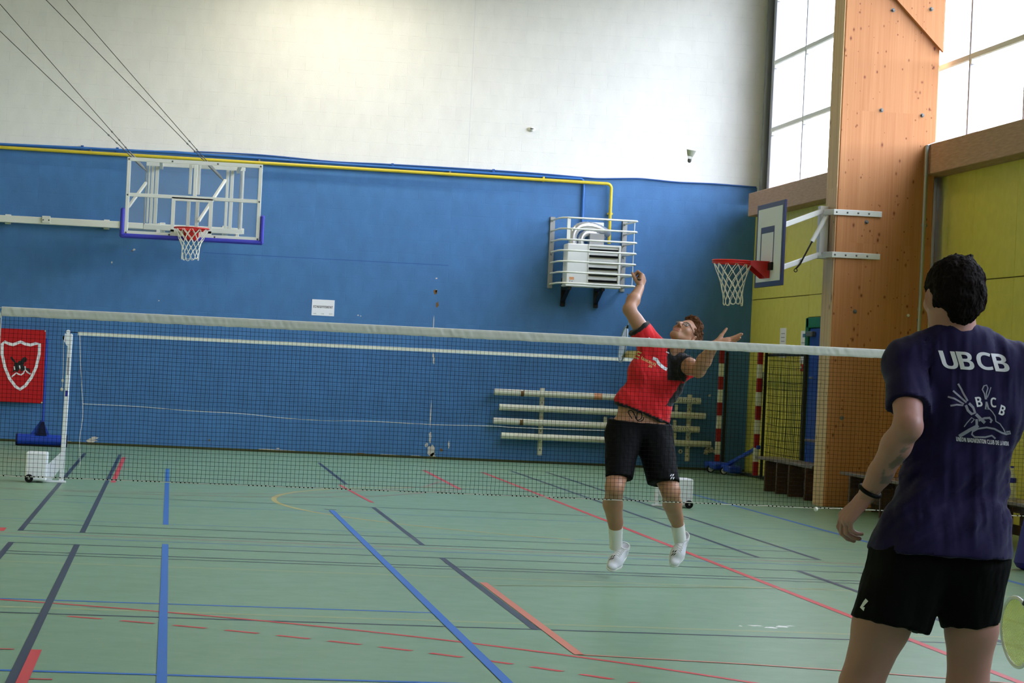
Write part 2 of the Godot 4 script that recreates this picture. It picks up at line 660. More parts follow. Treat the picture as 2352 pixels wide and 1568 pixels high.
# ------------------------------------------------------------------ room
func structure() -> void:
	var zc := (WALL_Z + FRONT_Z) * 0.5
	var zl := FRONT_Z - WALL_Z
	struct("floor", bx(Vector3.ZERO, Vector3(18.0, 0.3, zl + 1.0)), M.floor_vinyl, Vector3(0, -0.15, zc))
	struct("ceiling", bx(Vector3.ZERO, Vector3(18.4, 0.3, zl + 1.0)), M.ceiling_white, Vector3(0, CEIL_Y + 0.15, zc))
	# back wall: white blockwork, blue paint below with an uneven upper edge
	var back := struct("wall_back", bx(Vector3.ZERO, Vector3(18.4, CEIL_Y, 0.3)), M.white_paint, Vector3(0, CEIL_Y * 0.5, WALL_Z - 0.15))
	var edge := [-9.1, 4.29, -2.57, 4.285, -1.36, 4.30, -0.6, 4.296, -0.09, 4.316, 0.36, 4.305, 1.18, 4.32, 1.7, 4.30, 2.2, 4.284, 3.09, 4.29, 3.74, 4.288, 4.64, 4.288, 5.36, 4.278, 5.95, 4.26, 6.21, 4.258, 6.74, 4.29, 7.0, 4.288, 7.4, 4.27, 7.93, 4.278, 8.6, 4.264]
	var poly := PackedVector2Array([Vector2(-9.1, 0.0), Vector2(8.6, 0.0)])
	for k in range(edge.size() - 2, -1, -2):
		poly.append(Vector2(edge[k], edge[k + 1]))
	put("paint_field", MB.new().prism(poly, Vector3.ZERO, Basis(), 0.004).mesh(), M.blue_paint, back, Vector3(0, -CEIL_Y * 0.5, 0.15))
	wall_scars(back)
	put("wall_joint", bx(Vector3(2.2, 2.86 - CEIL_Y * 0.5, 0.1546), Vector3(3.6, 0.008, 0.001)), M.cable_blue, back)
	put("wall_joint", bx(Vector3(4.22, 6.3 - CEIL_Y * 0.5, 0.1505), Vector3(0.012, 3.9, 0.001)), M.white_joint, back)
	struct("wall_front", bx(Vector3.ZERO, Vector3(18.4, CEIL_Y, 0.3)), M.white_paint, Vector3(0, CEIL_Y * 0.5, FRONT_Z + 0.15))
	struct("baseboard_back", bx(Vector3.ZERO, Vector3(17.2, 0.035, 0.012), 0.003), M.olive, Vector3(0, 0.0175, WALL_Z + 0.008))
	for side in [1.0, -1.0]:
		side_wall(side)
	# corner post between the white wall and the windows
	var tp := PackedVector3Array([Vector3(8.655, 3.97, WALL_Z + 0.2), Vector3(8.655, CEIL_Y, WALL_Z + 0.2)])
	var dp := put("downpipe", tb(tp, 0.066, 16), M.dull_steel)
	tag(dp, "grey upright pipe in the corner between white wall and windows", "pipe")


func side_wall(side: float) -> void:
	var right := side > 0
	var called := "wall_right" if right else "wall_left"
	var zl := FRONT_Z - WALL_Z
	var zc := (WALL_Z + FRONT_Z) * 0.5
	# core of the wall below the windows; its face is clad with panels
	var wall := struct(called, bx(Vector3(side * 0.12, 0, 0), Vector3(0.2, 3.96, zl + 0.3)), M.joint_dark, Vector3(side * SIDE_X, 1.98, zc))
	var z := WALL_Z + 0.005
	var stops := [WALL_Z]
	z = -35.8
	while z < FRONT_Z:
		stops.append(z)
		z += 1.385
	stops.append(FRONT_Z)
	for k in stops.size() - 1:
		var a: float = stops[k]
		var b: float = stops[k + 1]
		for row in [[0.0, 2.575], [2.58, 3.96]]:
			var y0: float = row[0]
			var y1: float = row[1]
			if right and y0 < 1.0 and a < -32.0 and b > -33.0:
				continue        # the door stands here
			put("wall_panel", bx(Vector3(side * 0.01, (y0 + y1) * 0.5 - 1.98, (a + b) * 0.5 - zc), Vector3(0.022, y1 - y0 - 0.006, b - a - 0.007), 0.003), M.yellow_panel, wall)
	if right:
		# short panels over and beside the door
		put("wall_panel", bx(Vector3(0.01, 2.425 - 1.98, -32.3375 - zc), Vector3(0.022, 0.3, 1.378), 0.003), M.yellow_panel, wall)
		put("wall_panel", bx(Vector3(0.01, 1.13 - 1.98, -31.742 - zc), Vector3(0.022, 2.26, 0.18), 0.003), M.yellow_panel, wall)
		var door := struct("door_1", bx(Vector3(0, 1.06, 0), Vector3(0.05, 2.12, 0.86), 0.004), M.door_blue, Vector3(SIDE_X + 0.005, 0.0, -32.39))
		var jam := MB.new()
		jam.box(Vector3(0, 1.13, -0.52), Vector3(0.1, 2.26, 0.15), 0.006)
		jam.box(Vector3(0, 1.13, 0.49), Vector3(0.1, 2.26, 0.1), 0.006)
		jam.box(Vector3(0, 2.195, 0), Vector3(0.1, 0.14, 1.1), 0.006)
		put("door_frame", jam.mesh(), M.door_green, door)
		put("door_closer", bx(Vector3(-0.06, 2.04, -0.25), Vector3(0.06, 0.07, 0.3), 0.008), M.dull_steel, door)
		put("door_handle", tb(PackedVector3Array([Vector3(-0.03, 1.45, -0.15), Vector3(-0.08, 1.45, -0.15), Vector3(-0.08, 1.45, -0.02)]), 0.014, 8), M.galvanised, door)
	if not right:
		struct("wall_left_top", bx(Vector3.ZERO, Vector3(0.3, CEIL_Y - 3.96, zl + 0.3)), M.white_paint, Vector3(side * (SIDE_X + 0.15), (CEIL_Y + 3.96) * 0.5, zc))
		return
	struct("wall_right_top", bx(Vector3.ZERO, Vector3(0.3, CEIL_Y - 7.9, zl + 0.3)), M.white_paint, Vector3(side * (SIDE_X + 0.15), (CEIL_Y + 7.9) * 0.5, zc))
	# the blind end of the wall beside the first mullion
	# columns of the timber frames, sill beams between them
	var cols := [-27.44, -15.6, -3.8]
	var beam_z := -35.85
	for k in cols.size() + 1:
		var z1: float = cols[k] + (0.36 if k == 0 else 0.3) if k < cols.size() else FRONT_Z
		var sb := struct("trim_%d" % (k + 1), bx(Vector3(side * 8.475, 3.96, (beam_z + z1) * 0.5), Vector3(0.25, 0.34, z1 - beam_z), 0.006), M.sill_wood)
		sb.set_meta("label", "long brown sill beam under the windows")
		beam_z = z1 + 0.02
	for k in cols.size():
		column(side, cols[k], k == 0 and right)
	# windows: mullions, rails, panes from sill to 7.9 m
	var mz := -35.68
	var n := 0
	while mz < -1.0:
		var nz := mz + 1.835
		n += 1
		var w := struct("window_%d" % n, bx(Vector3(side * 0.06, 6.0, 0), Vector3(0.12, 3.9, 0.05), 0.004), M.mullion_white, Vector3(side * SIDE_X, 0, mz))
		for y in [5.07, 6.06, 7.05]:
			put("rail", bx(Vector3(side * 0.02, y, 0.92), Vector3(0.045, 0.06, 1.82), 0.004), M.frame_white, w)
			put("rail_bracket", bx(Vector3(side * 0.02, y - 0.05, 0.05), Vector3(0.05, 0.07, 0.045), 0.004), M.frame_white, w)
		for row in [[4.1, 5.05], [5.05, 6.04], [6.04, 7.03], [7.03, 7.9]]:
			var p := MB.new()
			var y0: float = row[0]
			var y1: float = row[1]
			p.quad(Vector3(side * 0.125, y0, 1.835), Vector3(side * 0.125, y0, 0.0), Vector3(side * 0.125, y1, 0.0), Vector3(side * 0.125, y1, 1.835))
			put("pane", p.mesh(), M.glass_pane, w)
		mz = nz
	struct("wall_right_end", bx(Vector3(side * 0.15, 6.0, 0), Vector3(0.3, 3.9, FRONT_Z - mz), 0.0), M.white_paint, Vector3(SIDE_X, 0, (FRONT_Z + mz) * 0.5))
	struct("trim_9", bx(Vector3(0.1, 6.0, 0), Vector3(0.04, 3.9, 0.74), 0.004), M.mullion_white, Vector3(SIDE_X, 0, WALL_Z + 0.36))


func column(side: float, z: float, seen: bool) -> void:
	# glued laminated timber, 1.12 m deep across the hall, 0.46 m along it; a haunch rises to the roof
	var t := thing("timber_column", Vector3(side * 7.92, 0, z), ("tall orange laminated timber column with knots, carrying the side basketball hoop" if seen else "laminated timber column out of view on the %s side wall, %d metres along the hall" % ["right" if side > 0 else "left", int(round(-z))]), "column")
	put("shaft", bx(Vector3(0, CEIL_Y * 0.5, 0), Vector3(1.12, CEIL_Y, 0.46), 0.012), M.column_wood, t)
	put("edge_board", bx(Vector3(side * -0.566, CEIL_Y * 0.5, 0), Vector3(0.012, CEIL_Y, 0.44), 0.003), M.edge_wood, t)
	for zz in [0.235, -0.29]:
		var o := PackedVector2Array([Vector2(side * 0.02, 5.74), Vector2(side * 0.58, 5.19), Vector2(side * 0.58, CEIL_Y), Vector2(side * -2.5, CEIL_Y)])
		put("haunch_board", MB.new().prism(o, Vector3(0, 0, zz), Basis(), 0.055).mesh(), M.column_wood, t)
	if not seen:
		return
	for b in [[7.908, 5.636, 0], [8.334, 5.669, 1], [7.824, 4.498, 0], [8.303, 4.468, 0], [7.711, 3.227, 0], [8.396, 3.225, 0], [7.622, 2.211, 0], [8.37, 2.15, 0], [7.527, 1.005, 0]]:
		var at := Vector3(b[0] - 7.92, b[1], 0.23 + (0.06 if b[2] else 0.0))
		var mb := MB.new()
		mb.lathe(PackedVector2Array([Vector2(0, 0.004), Vector2(0.023, 0.004), Vector2(0.025, 0)]), at, Basis(Vector3.RIGHT, PI / 2), 16)
		mb.lathe(PackedVector2Array([Vector2(0, 0.03), Vector2(0.012, 0.03), Vector2(0.016, 0.026), Vector2(0.016, 0.004)]), at, Basis(Vector3.RIGHT, PI / 2), 6)
		put("bolt", mb.mesh(), M.dull_steel, t)
	put("hook", dome(Vector3(8.24 - 7.92, 2.197, 0.245), Vector3(0.018, 0.018, 0.016), 10), M.steel_white, t)


# bare plaster, chips and dirt on the painted back wall (irregular flakes, a millimetre proud)
func flake(at: Vector2, size: Vector2, sd: int) -> PackedVector2Array:
	var r := RandomNumberGenerator.new()
	r.seed = sd
	var p := PackedVector2Array()
	var n := 14
	for k in n:
		var a := TAU * k / n
		p.append(at + Vector2(cos(a) * size.x, sin(a) * size.y) * 0.5 * r.randf_range(0.55, 1.1))
	return p


func wall_scars(back: Node3D) -> void:
	var base := Vector3(0, -CEIL_Y * 0.5, 0.1542)
	var spots := [[3.83, 2.46, 0.07, 0.10, "rust"], [3.86, 2.27, 0.05, 0.10, "rust"], [3.836, 2.47, 0.03, 0.06, "plaster"], [3.83, 2.66, 0.03, 0.03, "plaster"], [3.85, 1.45, 0.035, 0.16, "plaster"], [3.835, 1.52, 0.03, 0.08, "plaster"], [3.84, 0.66, 0.02, 0.5, "plaster"], [3.85, 0.33, 0.05, 0.2, "plaster"], [3.87, 0.12, 0.11, 0.2, "plaster"], [3.9, 0.06, 0.09, 0.1, "plaster"], [3.80, 0.2, 0.06, 0.07, "plaster"], [4.13, 0.22, 0.03, 0.12, "plaster"], [4.02, 0.14, 0.05, 0.07, "rust"],
		[-1.07, 0.06, 0.20, 0.07, "plaster"], [-1.02, 0.10, 0.12, 0.05, "plaster"], [-1.42, 0.03, 0.14, 0.03, "plaster"], [1.55, 0.035, 0.5, 0.025, "plaster"], [1.75, 0.03, 0.4, 0.022, "plaster"], [1.62, 0.06, 0.06, 0.02, "plaster"], [2.3, 0.025, 0.7, 0.018, "rust"], [2.85, 0.03, 0.25, 0.03, "rust"], [3.2, 0.03, 0.5, 0.022, "plaster"], [3.45, 0.025, 0.3, 0.03, "rust"], [3.66, 0.03, 0.2, 0.03, "plaster"],
		[-0.59, 2.85, 0.05, 0.035, "plaster"], [-0.62, 2.83, 0.03, 0.02, "rust"], [-0.9, 2.65, 0.03, 0.03, "plaster"], [2.7, 2.06, 0.03, 0.02, "plaster"], [2.74, 2.05, 0.02, 0.02, "plaster"], [-0.2, 2.13, 0.02, 0.02, "plaster"], [3.82, 2.0, 0.012, 0.25, "plaster"], [3.81, 1.9, 0.02, 0.03, "plaster"], [6.7, 2.57, 0.03, 0.03, "rust"], [8.02, 1.12, 0.05, 0.04, "plaster"], [0.62, 0.14, 0.03, 0.04, "rust"]]
	var k := 0
	for s in spots:
		k += 1
		put("paint_chip", MB.new().prism(flake(Vector2(s[0], s[1]), Vector2(s[2], s[3]), 100 + k), base, Basis(), 0.0012).mesh(), M[s[4]], back)
	# bolted ring left on the white part
	put("wall_plug", dome(Vector3(5.143, 4.94, 0.02) + Vector3(0, -CEIL_Y * 0.5, 0.15), Vector3(0.06, 0.035, 0.02), 12), M.white_paint, back)
	put("wall_plug", dome(Vector3(5.143, 4.945, 0.035) + Vector3(0, -CEIL_Y * 0.5, 0.15), Vector3(0.03, 0.012, 0.014), 10), M.dull_steel, back)


# ------------------------------------------------------------------ painted court lines
func line_strip(pts: PackedVector2Array, width: float, colour: String, level: int) -> void:
	# pts are (x, z) on the floor
	var f: Node3D = get_node("floor")
	var mb := MB.new()
	var y := 0.15 + 0.0006 + 0.0004 * level
	var l := PackedVector3Array()
	var r := PackedVector3Array()
	for k in pts.size():
		var t: Vector2 = (pts[mini(k + 1, pts.size() - 1)] - pts[maxi(k - 1, 0)]).normalized()
		var s := Vector2(-t.y, t.x) * width * 0.5
		l.append(Vector3(pts[k].x + s.x, y, pts[k].y + s.y))
		r.append(Vector3(pts[k].x - s.x, y, pts[k].y - s.y))
	for k in pts.size() - 1:
		var a := l[k]
		var b := r[k]
		var c := r[k + 1]
		var d := l[k + 1]
		if (b - a).cross(c - a).y > 0:
			mb.quad(a, b, c, d)
		else:
			mb.quad(a, d, c, b)
	put("court_line", mb.mesh(), M[colour], f, Vector3(0, 0, -(WALL_Z + FRONT_Z) * 0.5))


func arc(c: Vector2, r: float, a0: float, a1: float, steps := 24) -> PackedVector2Array:
	var p := PackedVector2Array()
	for k in steps + 1:
		var a := deg_to_rad(lerpf(a0, a1, float(k) / steps))
		p.append(c + Vector2(cos(a), sin(a)) * r)
	return p


func floor_markings() -> void:
	var seg := func(x0: float, z0: float, x1: float, z1: float, w: float, colour: String, level: int) -> void:
		line_strip(PackedVector2Array([Vector2(x0, z0), Vector2(x1, z1)]), w, colour, level)
	# cross lines
	seg.call(-7.5, -20.33, 6.2, -20.33, 0.03, "line_sky", 0)
	seg.call(-7.5, -22.77, 6.2, -22.77, 0.035, "line_sky", 0)
	seg.call(-7.5, -18.77, 8.4, -18.77, 0.05, "line_faint_red", 0)
	seg.call(-7.5, -16.32, 8.4, -16.30, 0.05, "line_pale", 0)
	seg.call(-7.5, -13.49, 8.4, -13.49, 0.05, "line_pale", 0)
	seg.call(-7.5, -13.91, 1.57, -13.91, 0.045, "line_blue", 1)
	seg.call(-7.5, -10.855, 1.57, -10.855, 0.05, "line_blue", 3)
	seg.call(-7.5, -18.45, 6.2, -18.45, 0.04, "line_sky", 0)
	# far badminton court
	for x in [-1.055, -0.595, 4.645, 5.135]:
		seg.call(x, -33.4, x, -19.05, 0.042, "line_navy", 2)
	seg.call(-1.076, -19.05, 5.156, -19.05, 0.04, "line_navy", 1)
	seg.call(-1.076, -19.85, 5.156, -19.85, 0.04, "line_navy", 1)
	seg.call(-1.076, -23.75, 5.156, -23.75, 0.04, "line_navy", 1)
	seg.call(-1.076, -27.95, 5.156, -27.95, 0.04, "line_navy", 1)
	seg.call(1.995, -23.73, 1.995, -19.07, 0.042, "line_navy", 2)
	seg.call(2.045, -33.35, 2.03, -27.97, 0.042, "line_navy", 2)
	# near badminton court
	for x in [-1.05, -0.59, 4.66, 5.15]:
		seg.call(x, -17.89, x, -4.5, 0.042, "line_navy", 4)
	seg.call(-1.07, -17.87, 5.17, -17.87, 0.04, "line_navy", 1)
	seg.call(-1.07, -17.13, 5.17, -17.13, 0.04, "line_navy", 1)
	seg.call(-7.5, -16.92, 5.3, -16.92, 0.035, "line_navy", 1)
	seg.call(-1.07, -13.2, 5.17, -13.2, 0.04, "line_navy", 1)
	seg.call(-1.07, -9.2, 5.17, -9.2, 0.04, "line_navy", 1)
	seg.call(2.015, -17.87, 2.015, -13.2, 0.046, "line_navy", 2)
	# basketball blue
	seg.call(0.033, -29.9, 0.03, -20.25, 0.045, "line_blue", 3)
	seg.call(0.03, -18.2, 0.03, -4.5, 0.045, "line_blue", 5)
	seg.call(1.547, -23.0, 1.555, -4.5, 0.05, "line_blue", 6)
	seg.call(1.49, -23.15, 1.60, -23.15, 0.06, "line_navy", 1)
	seg.call(6.2, -29.5, 6.2, -4.5, 0.05, "line_blue", 2)
	# red
	seg.call(4.15, -32.5, 4.11, -4.5, 0.05, "line_red", 3)
	seg.call(3.36, -32.4, 3.31, -27.8, 0.05, "line_red", 3)
	seg.call(1.94, -27.7, 2.05, -24.5, 0.035, "line_red", 3)
	seg.call(-0.53, -32.6, -0.53, -26.35, 0.05, "line_red", 3)
	seg.call(-0.51, -29.47, -0.40, -29.47, 0.05, "line_red", 3)
	seg.call(-1.9, -30.75, -1.68, -30.75, 0.05, "line_red", 3)
	seg.call(-0.545, -11.62, -0.545, -4.5, 0.05, "line_red", 4)
	seg.call(-0.52, -10.6, -0.425, -10.6, 0.03, "line_red", 4)
	seg.call(-1.2, -11.61, -0.645, -11.61, 0.03, "line_red", 4)
	seg.call(-1.45, -19.1, -1.17, -19.1, 0.35, "line_red", 3)
	line_strip(PackedVector2Array([Vector2(3.25, -29.43), Vector2(2.96, -28.16), Vector2(2.28, -26.9), Vector2(1.66, -25.95), Vector2(1.16, -25.43), Vector2(0.2, -24.9), Vector2(-1.0, -24.6)]), 0.04, "line_faint_red", 1)
	line_strip(PackedVector2Array([Vector2(3.32, -27.79), Vector2(2.83, -26.83), Vector2(2.23, -25.77), Vector2(1.57, -25.17), Vector2(0.67, -24.64), Vector2(-0.4, -24.4), Vector2(-1.6, -24.5)]), 0.04, "line_faint_red", 2)
	# handball arcs: one solid, one dashed
	line_strip(arc(Vector2(-3.336, -6.77), 7.505, -110.0, -20.0, 60), 0.045, "line_red", 2)
	var c := Vector2(-3.077, -7.077)
	for k in 14:
		var a := -66.55 + k * 2.64
		line_strip(arc(c, 6.572, a, a + 1.66, 3), 0.045, "line_red", 2)
	# yellow circle, orange corner
	line_strip(arc(Vector2(5.70, -24.29), 4.63, 120.0, 245.0, 48), 0.05, "line_yellow", 1)
	seg.call(2.075, -15.95, 2.066, -12.08, 0.05, "line_orange", 5)
	line_strip(PackedVector2Array([Vector2(2.06, -12.09), Vector2(2.34, -12.02), Vector2(2.88, -11.9), Vector2(3.4, -11.73), Vector2(4.2, -11.4)]), 0.03, "line_orange", 5)
	line_strip(PackedVector2Array([Vector2(2.08, -15.77), Vector2(2.7, -15.93), Vector2(3.67, -16.2), Vector2(4.5, -16.38)]), 0.03, "line_pale", 3)
	# worn white scuffs by the red line
	var f: Node3D = get_node("floor")
	for s in [[3.265, -13.74, 0.02, 0.05], [3.36, -13.78, 0.10, 0.06], [3.43, -13.70, 0.09, 0.09], [3.52, -13.78, 0.09, 0.10], [3.58, -13.83, 0.06, 0.05]]:
		put("floor_scuff", MB.new().prism(flake(Vector2(s[0], -s[1]), Vector2(s[2], s[3]), int(s[0] * 1000)), Vector3(0, 0.1502, -(WALL_Z + FRONT_Z) * 0.5), Basis(Vector3.RIGHT, -PI / 2), 0.0008).mesh(), M.scuff_white, f)


# ------------------------------------------------------------------ basketball hoops
func ring_points(c: Vector3, r: float, n: int) -> PackedVector3Array:
	var p := PackedVector3Array()
	for k in n:
		var a := TAU * k / n
		p.append(c + Vector3(cos(a) * r, 0, sin(a) * r))
	return p


func hoop_net(c: Vector3, r0: float, r1: float, h: float, sway: float, sd: int) -> ArrayMesh:
	# diamond net on 12 hooks; rows narrow to r1, loose loops hang below
	var mb := MB.new()
	var r := RandomNumberGenerator.new()
	r.seed = sd
	var rows := 6
	var n := 12
	var pts := []
	for k in rows + 1:
		var t := float(k) / rows
		var rad := lerpf(r0, r1, 1.0 - pow(1.0 - minf(t * 1.25, 1.0), 1.7))
		var row := PackedVector3Array()
		for i in n:
			var a := TAU * (i + 0.5 * (k % 2)) / n
			row.append(c + Vector3(cos(a) * rad, -h * pow(t, 0.9), sin(a) * rad) + Vector3(r.randf_range(-1, 1), r.randf_range(-1, 1), r.randf_range(-1, 1)) * (0.006 if k else 0.0) + Vector3(sway * t * t, 0, 0))
		pts.append(row)
	for k in rows:
		for i in n:
			var a: Vector3 = pts[k][i]
			var o := 0 if k % 2 == 1 else -1
			for s in 2:
				var b: Vector3 = pts[k + 1][(i + o + s + n) % n]
				mb.tube(PackedVector3Array([a, b]), 0.0042, 5, false)
	for i in range(0, n):
		var a: Vector3 = pts[rows][i]
		var b: Vector3 = pts[rows][(i + 1) % n]
		var drop := 0.03 + r.randf() * 0.025
		mb.tube(smooth_path(PackedVector3Array([a, a.lerp(b, 0.2) + Vector3(0, -drop, 0), a.lerp(b, 0.8) + Vector3(0, -drop, 0), b]), 4), 0.004, 5, false)
	return mb.mesh()


func back_wall_fittings() -> void:
	end_hoop()
	pipes()
	heater()
	post_rack()
	banner_and_base()
	# warm-up notice taped to the wall
	var t := thing("paper_notice", Vector3(2.184, 2.145, WALL_Z + 0.006), "white paper notice reading ECHAUFFEMENT taped on the blue wall", "notice")
	put("sheet", bx(Vector3.ZERO, Vector3(0.33, 0.235, 0.002)), M.paper, t)
	flat_text("lettering", "ECHAUFFEMENT", 0.284, Vector3(0, 0.012, 0.0016), t, M.ink, true, 0.036)
	flat_text("lettering", "matin", 0.045, Vector3(-0.12, -0.088, 0.0016), t, M.ink, false, 0.014)
	flat_text("lettering", "midi", 0.04, Vector3(-0.005, -0.088, 0.0016), t, M.ink, false, 0.014)
	flat_text("lettering", "apres", 0.05, Vector3(0.115, -0.088, 0.0016), t, M.ink, false, 0.014)


func text_mesh(text: String, bold: bool, fine := 0.5) -> ArrayMesh:
	# flat lettering, one unit per em, centred
	var f := SystemFont.new()
	f.font_names = PackedStringArray(["Droid Sans"])
	f.font_weight = 700 if bold else 400
	var tm := TextMesh.new()
	tm.font = f
	tm.text = text
	tm.font_size = 64
	tm.pixel_size = 1.0 / 64.0
	tm.depth = 0.0
	tm.curve_step = fine
	return MB.new().add(tm).mesh()


func flat_text(called: String, text: String, width: float, at: Vector3, parent: Node, m: Material, bold := true, height := 0.0) -> MeshInstance3D:
	var src := text_mesh(text, bold)
	var bb := src.get_aabb()
	var sx := width / bb.size.x
	var sy := height / bb.size.y if height > 0.0 else sx
	var mb := MB.new()
	mb.add(src, Transform3D(Basis.from_scale(Vector3(sx, sy, 1)), Vector3(-bb.get_center().x * sx, -bb.get_center().y * sy, 0)))
	return put(called, mb.mesh(), m, parent, at)


func end_hoop() -> void:
	var bz := -33.3
	var t := thing("basketball_hoop", Vector3(0.21, 0, bz), "glass basketball board with white frame and blue padding on the blue end wall", "basketball hoop")
	var x0 := -0.895
	var x1 := 0.895
	var y0 := 2.925
	var y1 := 3.95
	put("glass_sheet", bx(Vector3(0, (y0 + y1) * 0.5, -0.012), Vector3(x1 - x0 - 0.04, y1 - y0 - 0.04, 0.01)), M.board_glass, t)
	var fr := MB.new()
	var w := 0.05
	fr.box(Vector3(0, y1 - w * 0.5, 0), Vector3(x1 - x0, w, 0.035), 0.004)
	fr.box(Vector3(0, y0 + w * 0.5, 0), Vector3(x1 - x0, w, 0.035), 0.004)
	fr.box(Vector3(x0 + w * 0.5, (y0 + y1) * 0.5, 0), Vector3(w, y1 - y0 - 2 * w, 0.035), 0.004)
	fr.box(Vector3(x1 - w * 0.5, (y0 + y1) * 0.5, 0), Vector3(w, y1 - y0 - 2 * w, 0.035), 0.004)
	put("board_frame", fr.mesh(), M.steel_white, t)
	var cr := MB.new()
	cr.box(Vector3(0, 3.455, -0.004), Vector3(x1 - x0 - 2 * w, 0.048, 0.03), 0.004)
	cr.box(Vector3(0.01, 3.69, -0.004), Vector3(0.052, 0.43, 0.03), 0.004)
	put("cross_bar", cr.mesh(), M.steel_white, t)
	var sq := MB.new()
	sq.box(Vector3(-0.015, 3.43, 0.0), Vector3(0.545, 0.05, 0.022), 0.002)
	sq.box(Vector3(-0.263, 3.20, 0.0), Vector3(0.05, 0.42, 0.022), 0.002)
	sq.box(Vector3(0.233, 3.20, 0.0), Vector3(0.05, 0.42, 0.022), 0.002)
	sq.box(Vector3(-0.015, 3.0, 0.0), Vector3(0.545, 0.05, 0.022), 0.002)
	put("target_square", sq.mesh(), M.steel_white, t)
	for b in [[-0.87, 3.925], [-0.3, 3.925], [0.3, 3.925], [0.87, 3.925], [-0.87, 3.45], [0.87, 3.45], [-0.87, 2.95], [-0.3, 2.95], [0.3, 2.95], [0.87, 2.95]]:
		put("screw", dome(Vector3(b[0], b[1], 0.019), Vector3(0.013, 0.013, 0.008), 8), M.dull_steel, t)
	# padding wraps the lower edge and the lower corners
	var pd := MB.new()
	pd.box(Vector3(0, y0 - 0.018, 0), Vector3(x1 - x0 + 0.11, 0.06, 0.085), 0.02)
	pd.box(Vector3(x0 - 0.028, y0 + 0.155, 0), Vector3(0.055, 0.39, 0.085), 0.018)
	pd.box(Vector3(x1 + 0.028, y0 + 0.155, 0), Vector3(0.055, 0.39, 0.085), 0.018)
	put("edge_padding", pd.mesh(), M.pad_blue, t)
	# rim, its apron and the net
	var rc := Vector3(-0.01, 3.03, 0.385)
	var rm := MB.new()
	var rp := ring_points(rc, 0.225, 40)
	rm.tube(rp, 0.011, 8, false, true)
	put("rim", rm.mesh(), M.hoop_red, t)
	var ap := MB.new()
	ap.box(Vector3(-0.01, 3.015, 0.1), Vector3(0.22, 0.03, 0.14), 0.005)
	ap.box(Vector3(-0.01, 2.965, 0.03), Vector3(0.2, 0.15, 0.03), 0.006)
	ap.prism(PackedVector2Array([Vector2(-0.1, 3.02), Vector2(-0.06, 2.9), Vector2(0.04, 2.9), Vector2(0.08, 3.02)]), Vector3(0, 0, 0.05), Basis(), 0.1)
	ap.box(Vector3(-0.01, 3.02, 0.16), Vector3(0.34, 0.035, 0.05), 0.008)
	put("rim_bracket", ap.mesh(), M.hoop_red, t)
	put("net", hoop_net(rc, 0.225, 0.115, 0.36, 0.0, 4), M.hoop_net, t)
	# support frame: uprights near the wall, pair behind the board, braces
	var sup := [[-0.443, 3.985, 3.08, 0.022, -34.6], [-0.405, 3.985, 3.16, 0.028, -34.6], [-0.357, 3.985, 3.15, 0.042, -34.6], [-0.298, 3.985, 3.15, 0.05, -34.6], [0.67, 3.985, 3.13, 0.042, -34.6], [0.733, 3.985, 3.12, 0.05, -34.6], [0.854, 3.985, 3.08, 0.02, -34.6], [0.884, 3.985, 3.07, 0.03, -34.6], [0.156, 3.92, 3.52, 0.042, -33.6], [0.268, 3.92, 3.52, 0.042, -33.6], [0.15, 3.42, 3.0, 0.05, -33.6], [0.266, 3.42, 3.0, 0.05, -33.6]]
	for s in sup:
		put("upright", bx(Vector3(s[0] - 0.21, (s[1] + s[2]) * 0.5, s[4] - bz), Vector3(s[3], s[1] - s[2], 0.04), 0.004), M.steel_white if s[3] > 0.025 else M.galvanised, t)
	put("brace", bar(Vector3(-0.444 - 0.21, 3.70, -1.2), Vector3(-0.644 - 0.21, 3.30, -0.15), 0.035, 0.035, 0.003), M.steel_white, t)
	put("brace", bar(Vector3(0.64 - 0.21, 3.80, -1.2), Vector3(0.29 - 0.21, 3.16, -0.2), 0.035, 0.035, 0.003), M.steel_white, t)
	for xx in [-0.55, 0.55]:
		for yy in [3.93, 2.99]:
			put("arm", bx(Vector3(xx + (0.05 if xx > 0 else 0.1), yy, -0.66), Vector3(0.045, 0.045, 1.3), 0.004), M.steel_white, t)
	put("lower_beam", bx(Vector3(0.02, 3.1, -1.3), Vector3(1.36, 0.07, 0.05), 0.004), M.steel_white, t)
	put("upper_beam", bx(Vector3(0.02, 3.97, -1.3), Vector3(1.36, 0.05, 0.05), 0.004), M.steel_white, t)
	for xx in [-0.45, 0.5]:
		put("wall_arm", bx(Vector3(xx, 3.13, -2.15), Vector3(0.05, 0.06, 1.7), 0.004), M.steel_white, t)
	# stay wires to the roof, with shackle and turnbuckle
	for c in [[Vector3(-0.44, 3.86, -34.5), Vector3(-4.72, 8.28, -34.1)], [Vector3(-0.44, 3.86, -34.5), Vector3(-5.6, 8.28, -33.4)], [Vector3(0.62, 3.79, -34.5), Vector3(-4.35, 8.28, -33.4)], [Vector3(0.62, 3.79, -34.5), Vector3(-3.72, 8.28, -34.1)]]:
		var a: Vector3 = c[0] - t.position
		var b: Vector3 = c[1] - t.position
		var d := (b - a).normalized()
		put("stay_wire", tb(PackedVector3Array([a, b]), 0.0055, 6), M.wire, t)
		var tbk := MB.new()
		tbk.tube(PackedVector3Array([a + d * 0.06, a + d * 0.30]), 0.016, 8)
		tbk.tube(PackedVector3Array([a, a + d * 0.36]), 0.009, 8)
		put("turnbuckle", tbk.mesh(), M.dull_steel, t)
		for q in [0.42, 0.55, 0.7]:
			put("wire_clamp", tb(PackedVector3Array([a + d * q, a + d * (q + 0.03)]), 0.012, 6), M.dull_steel, t)
	# white rail on the wall, left of the board
	var rl := thing("steel_rail", Vector3(-3.6, 3.19, WALL_Z + 0.15), "long white steel rail fixed along the blue wall, left of the glass board", "rail")
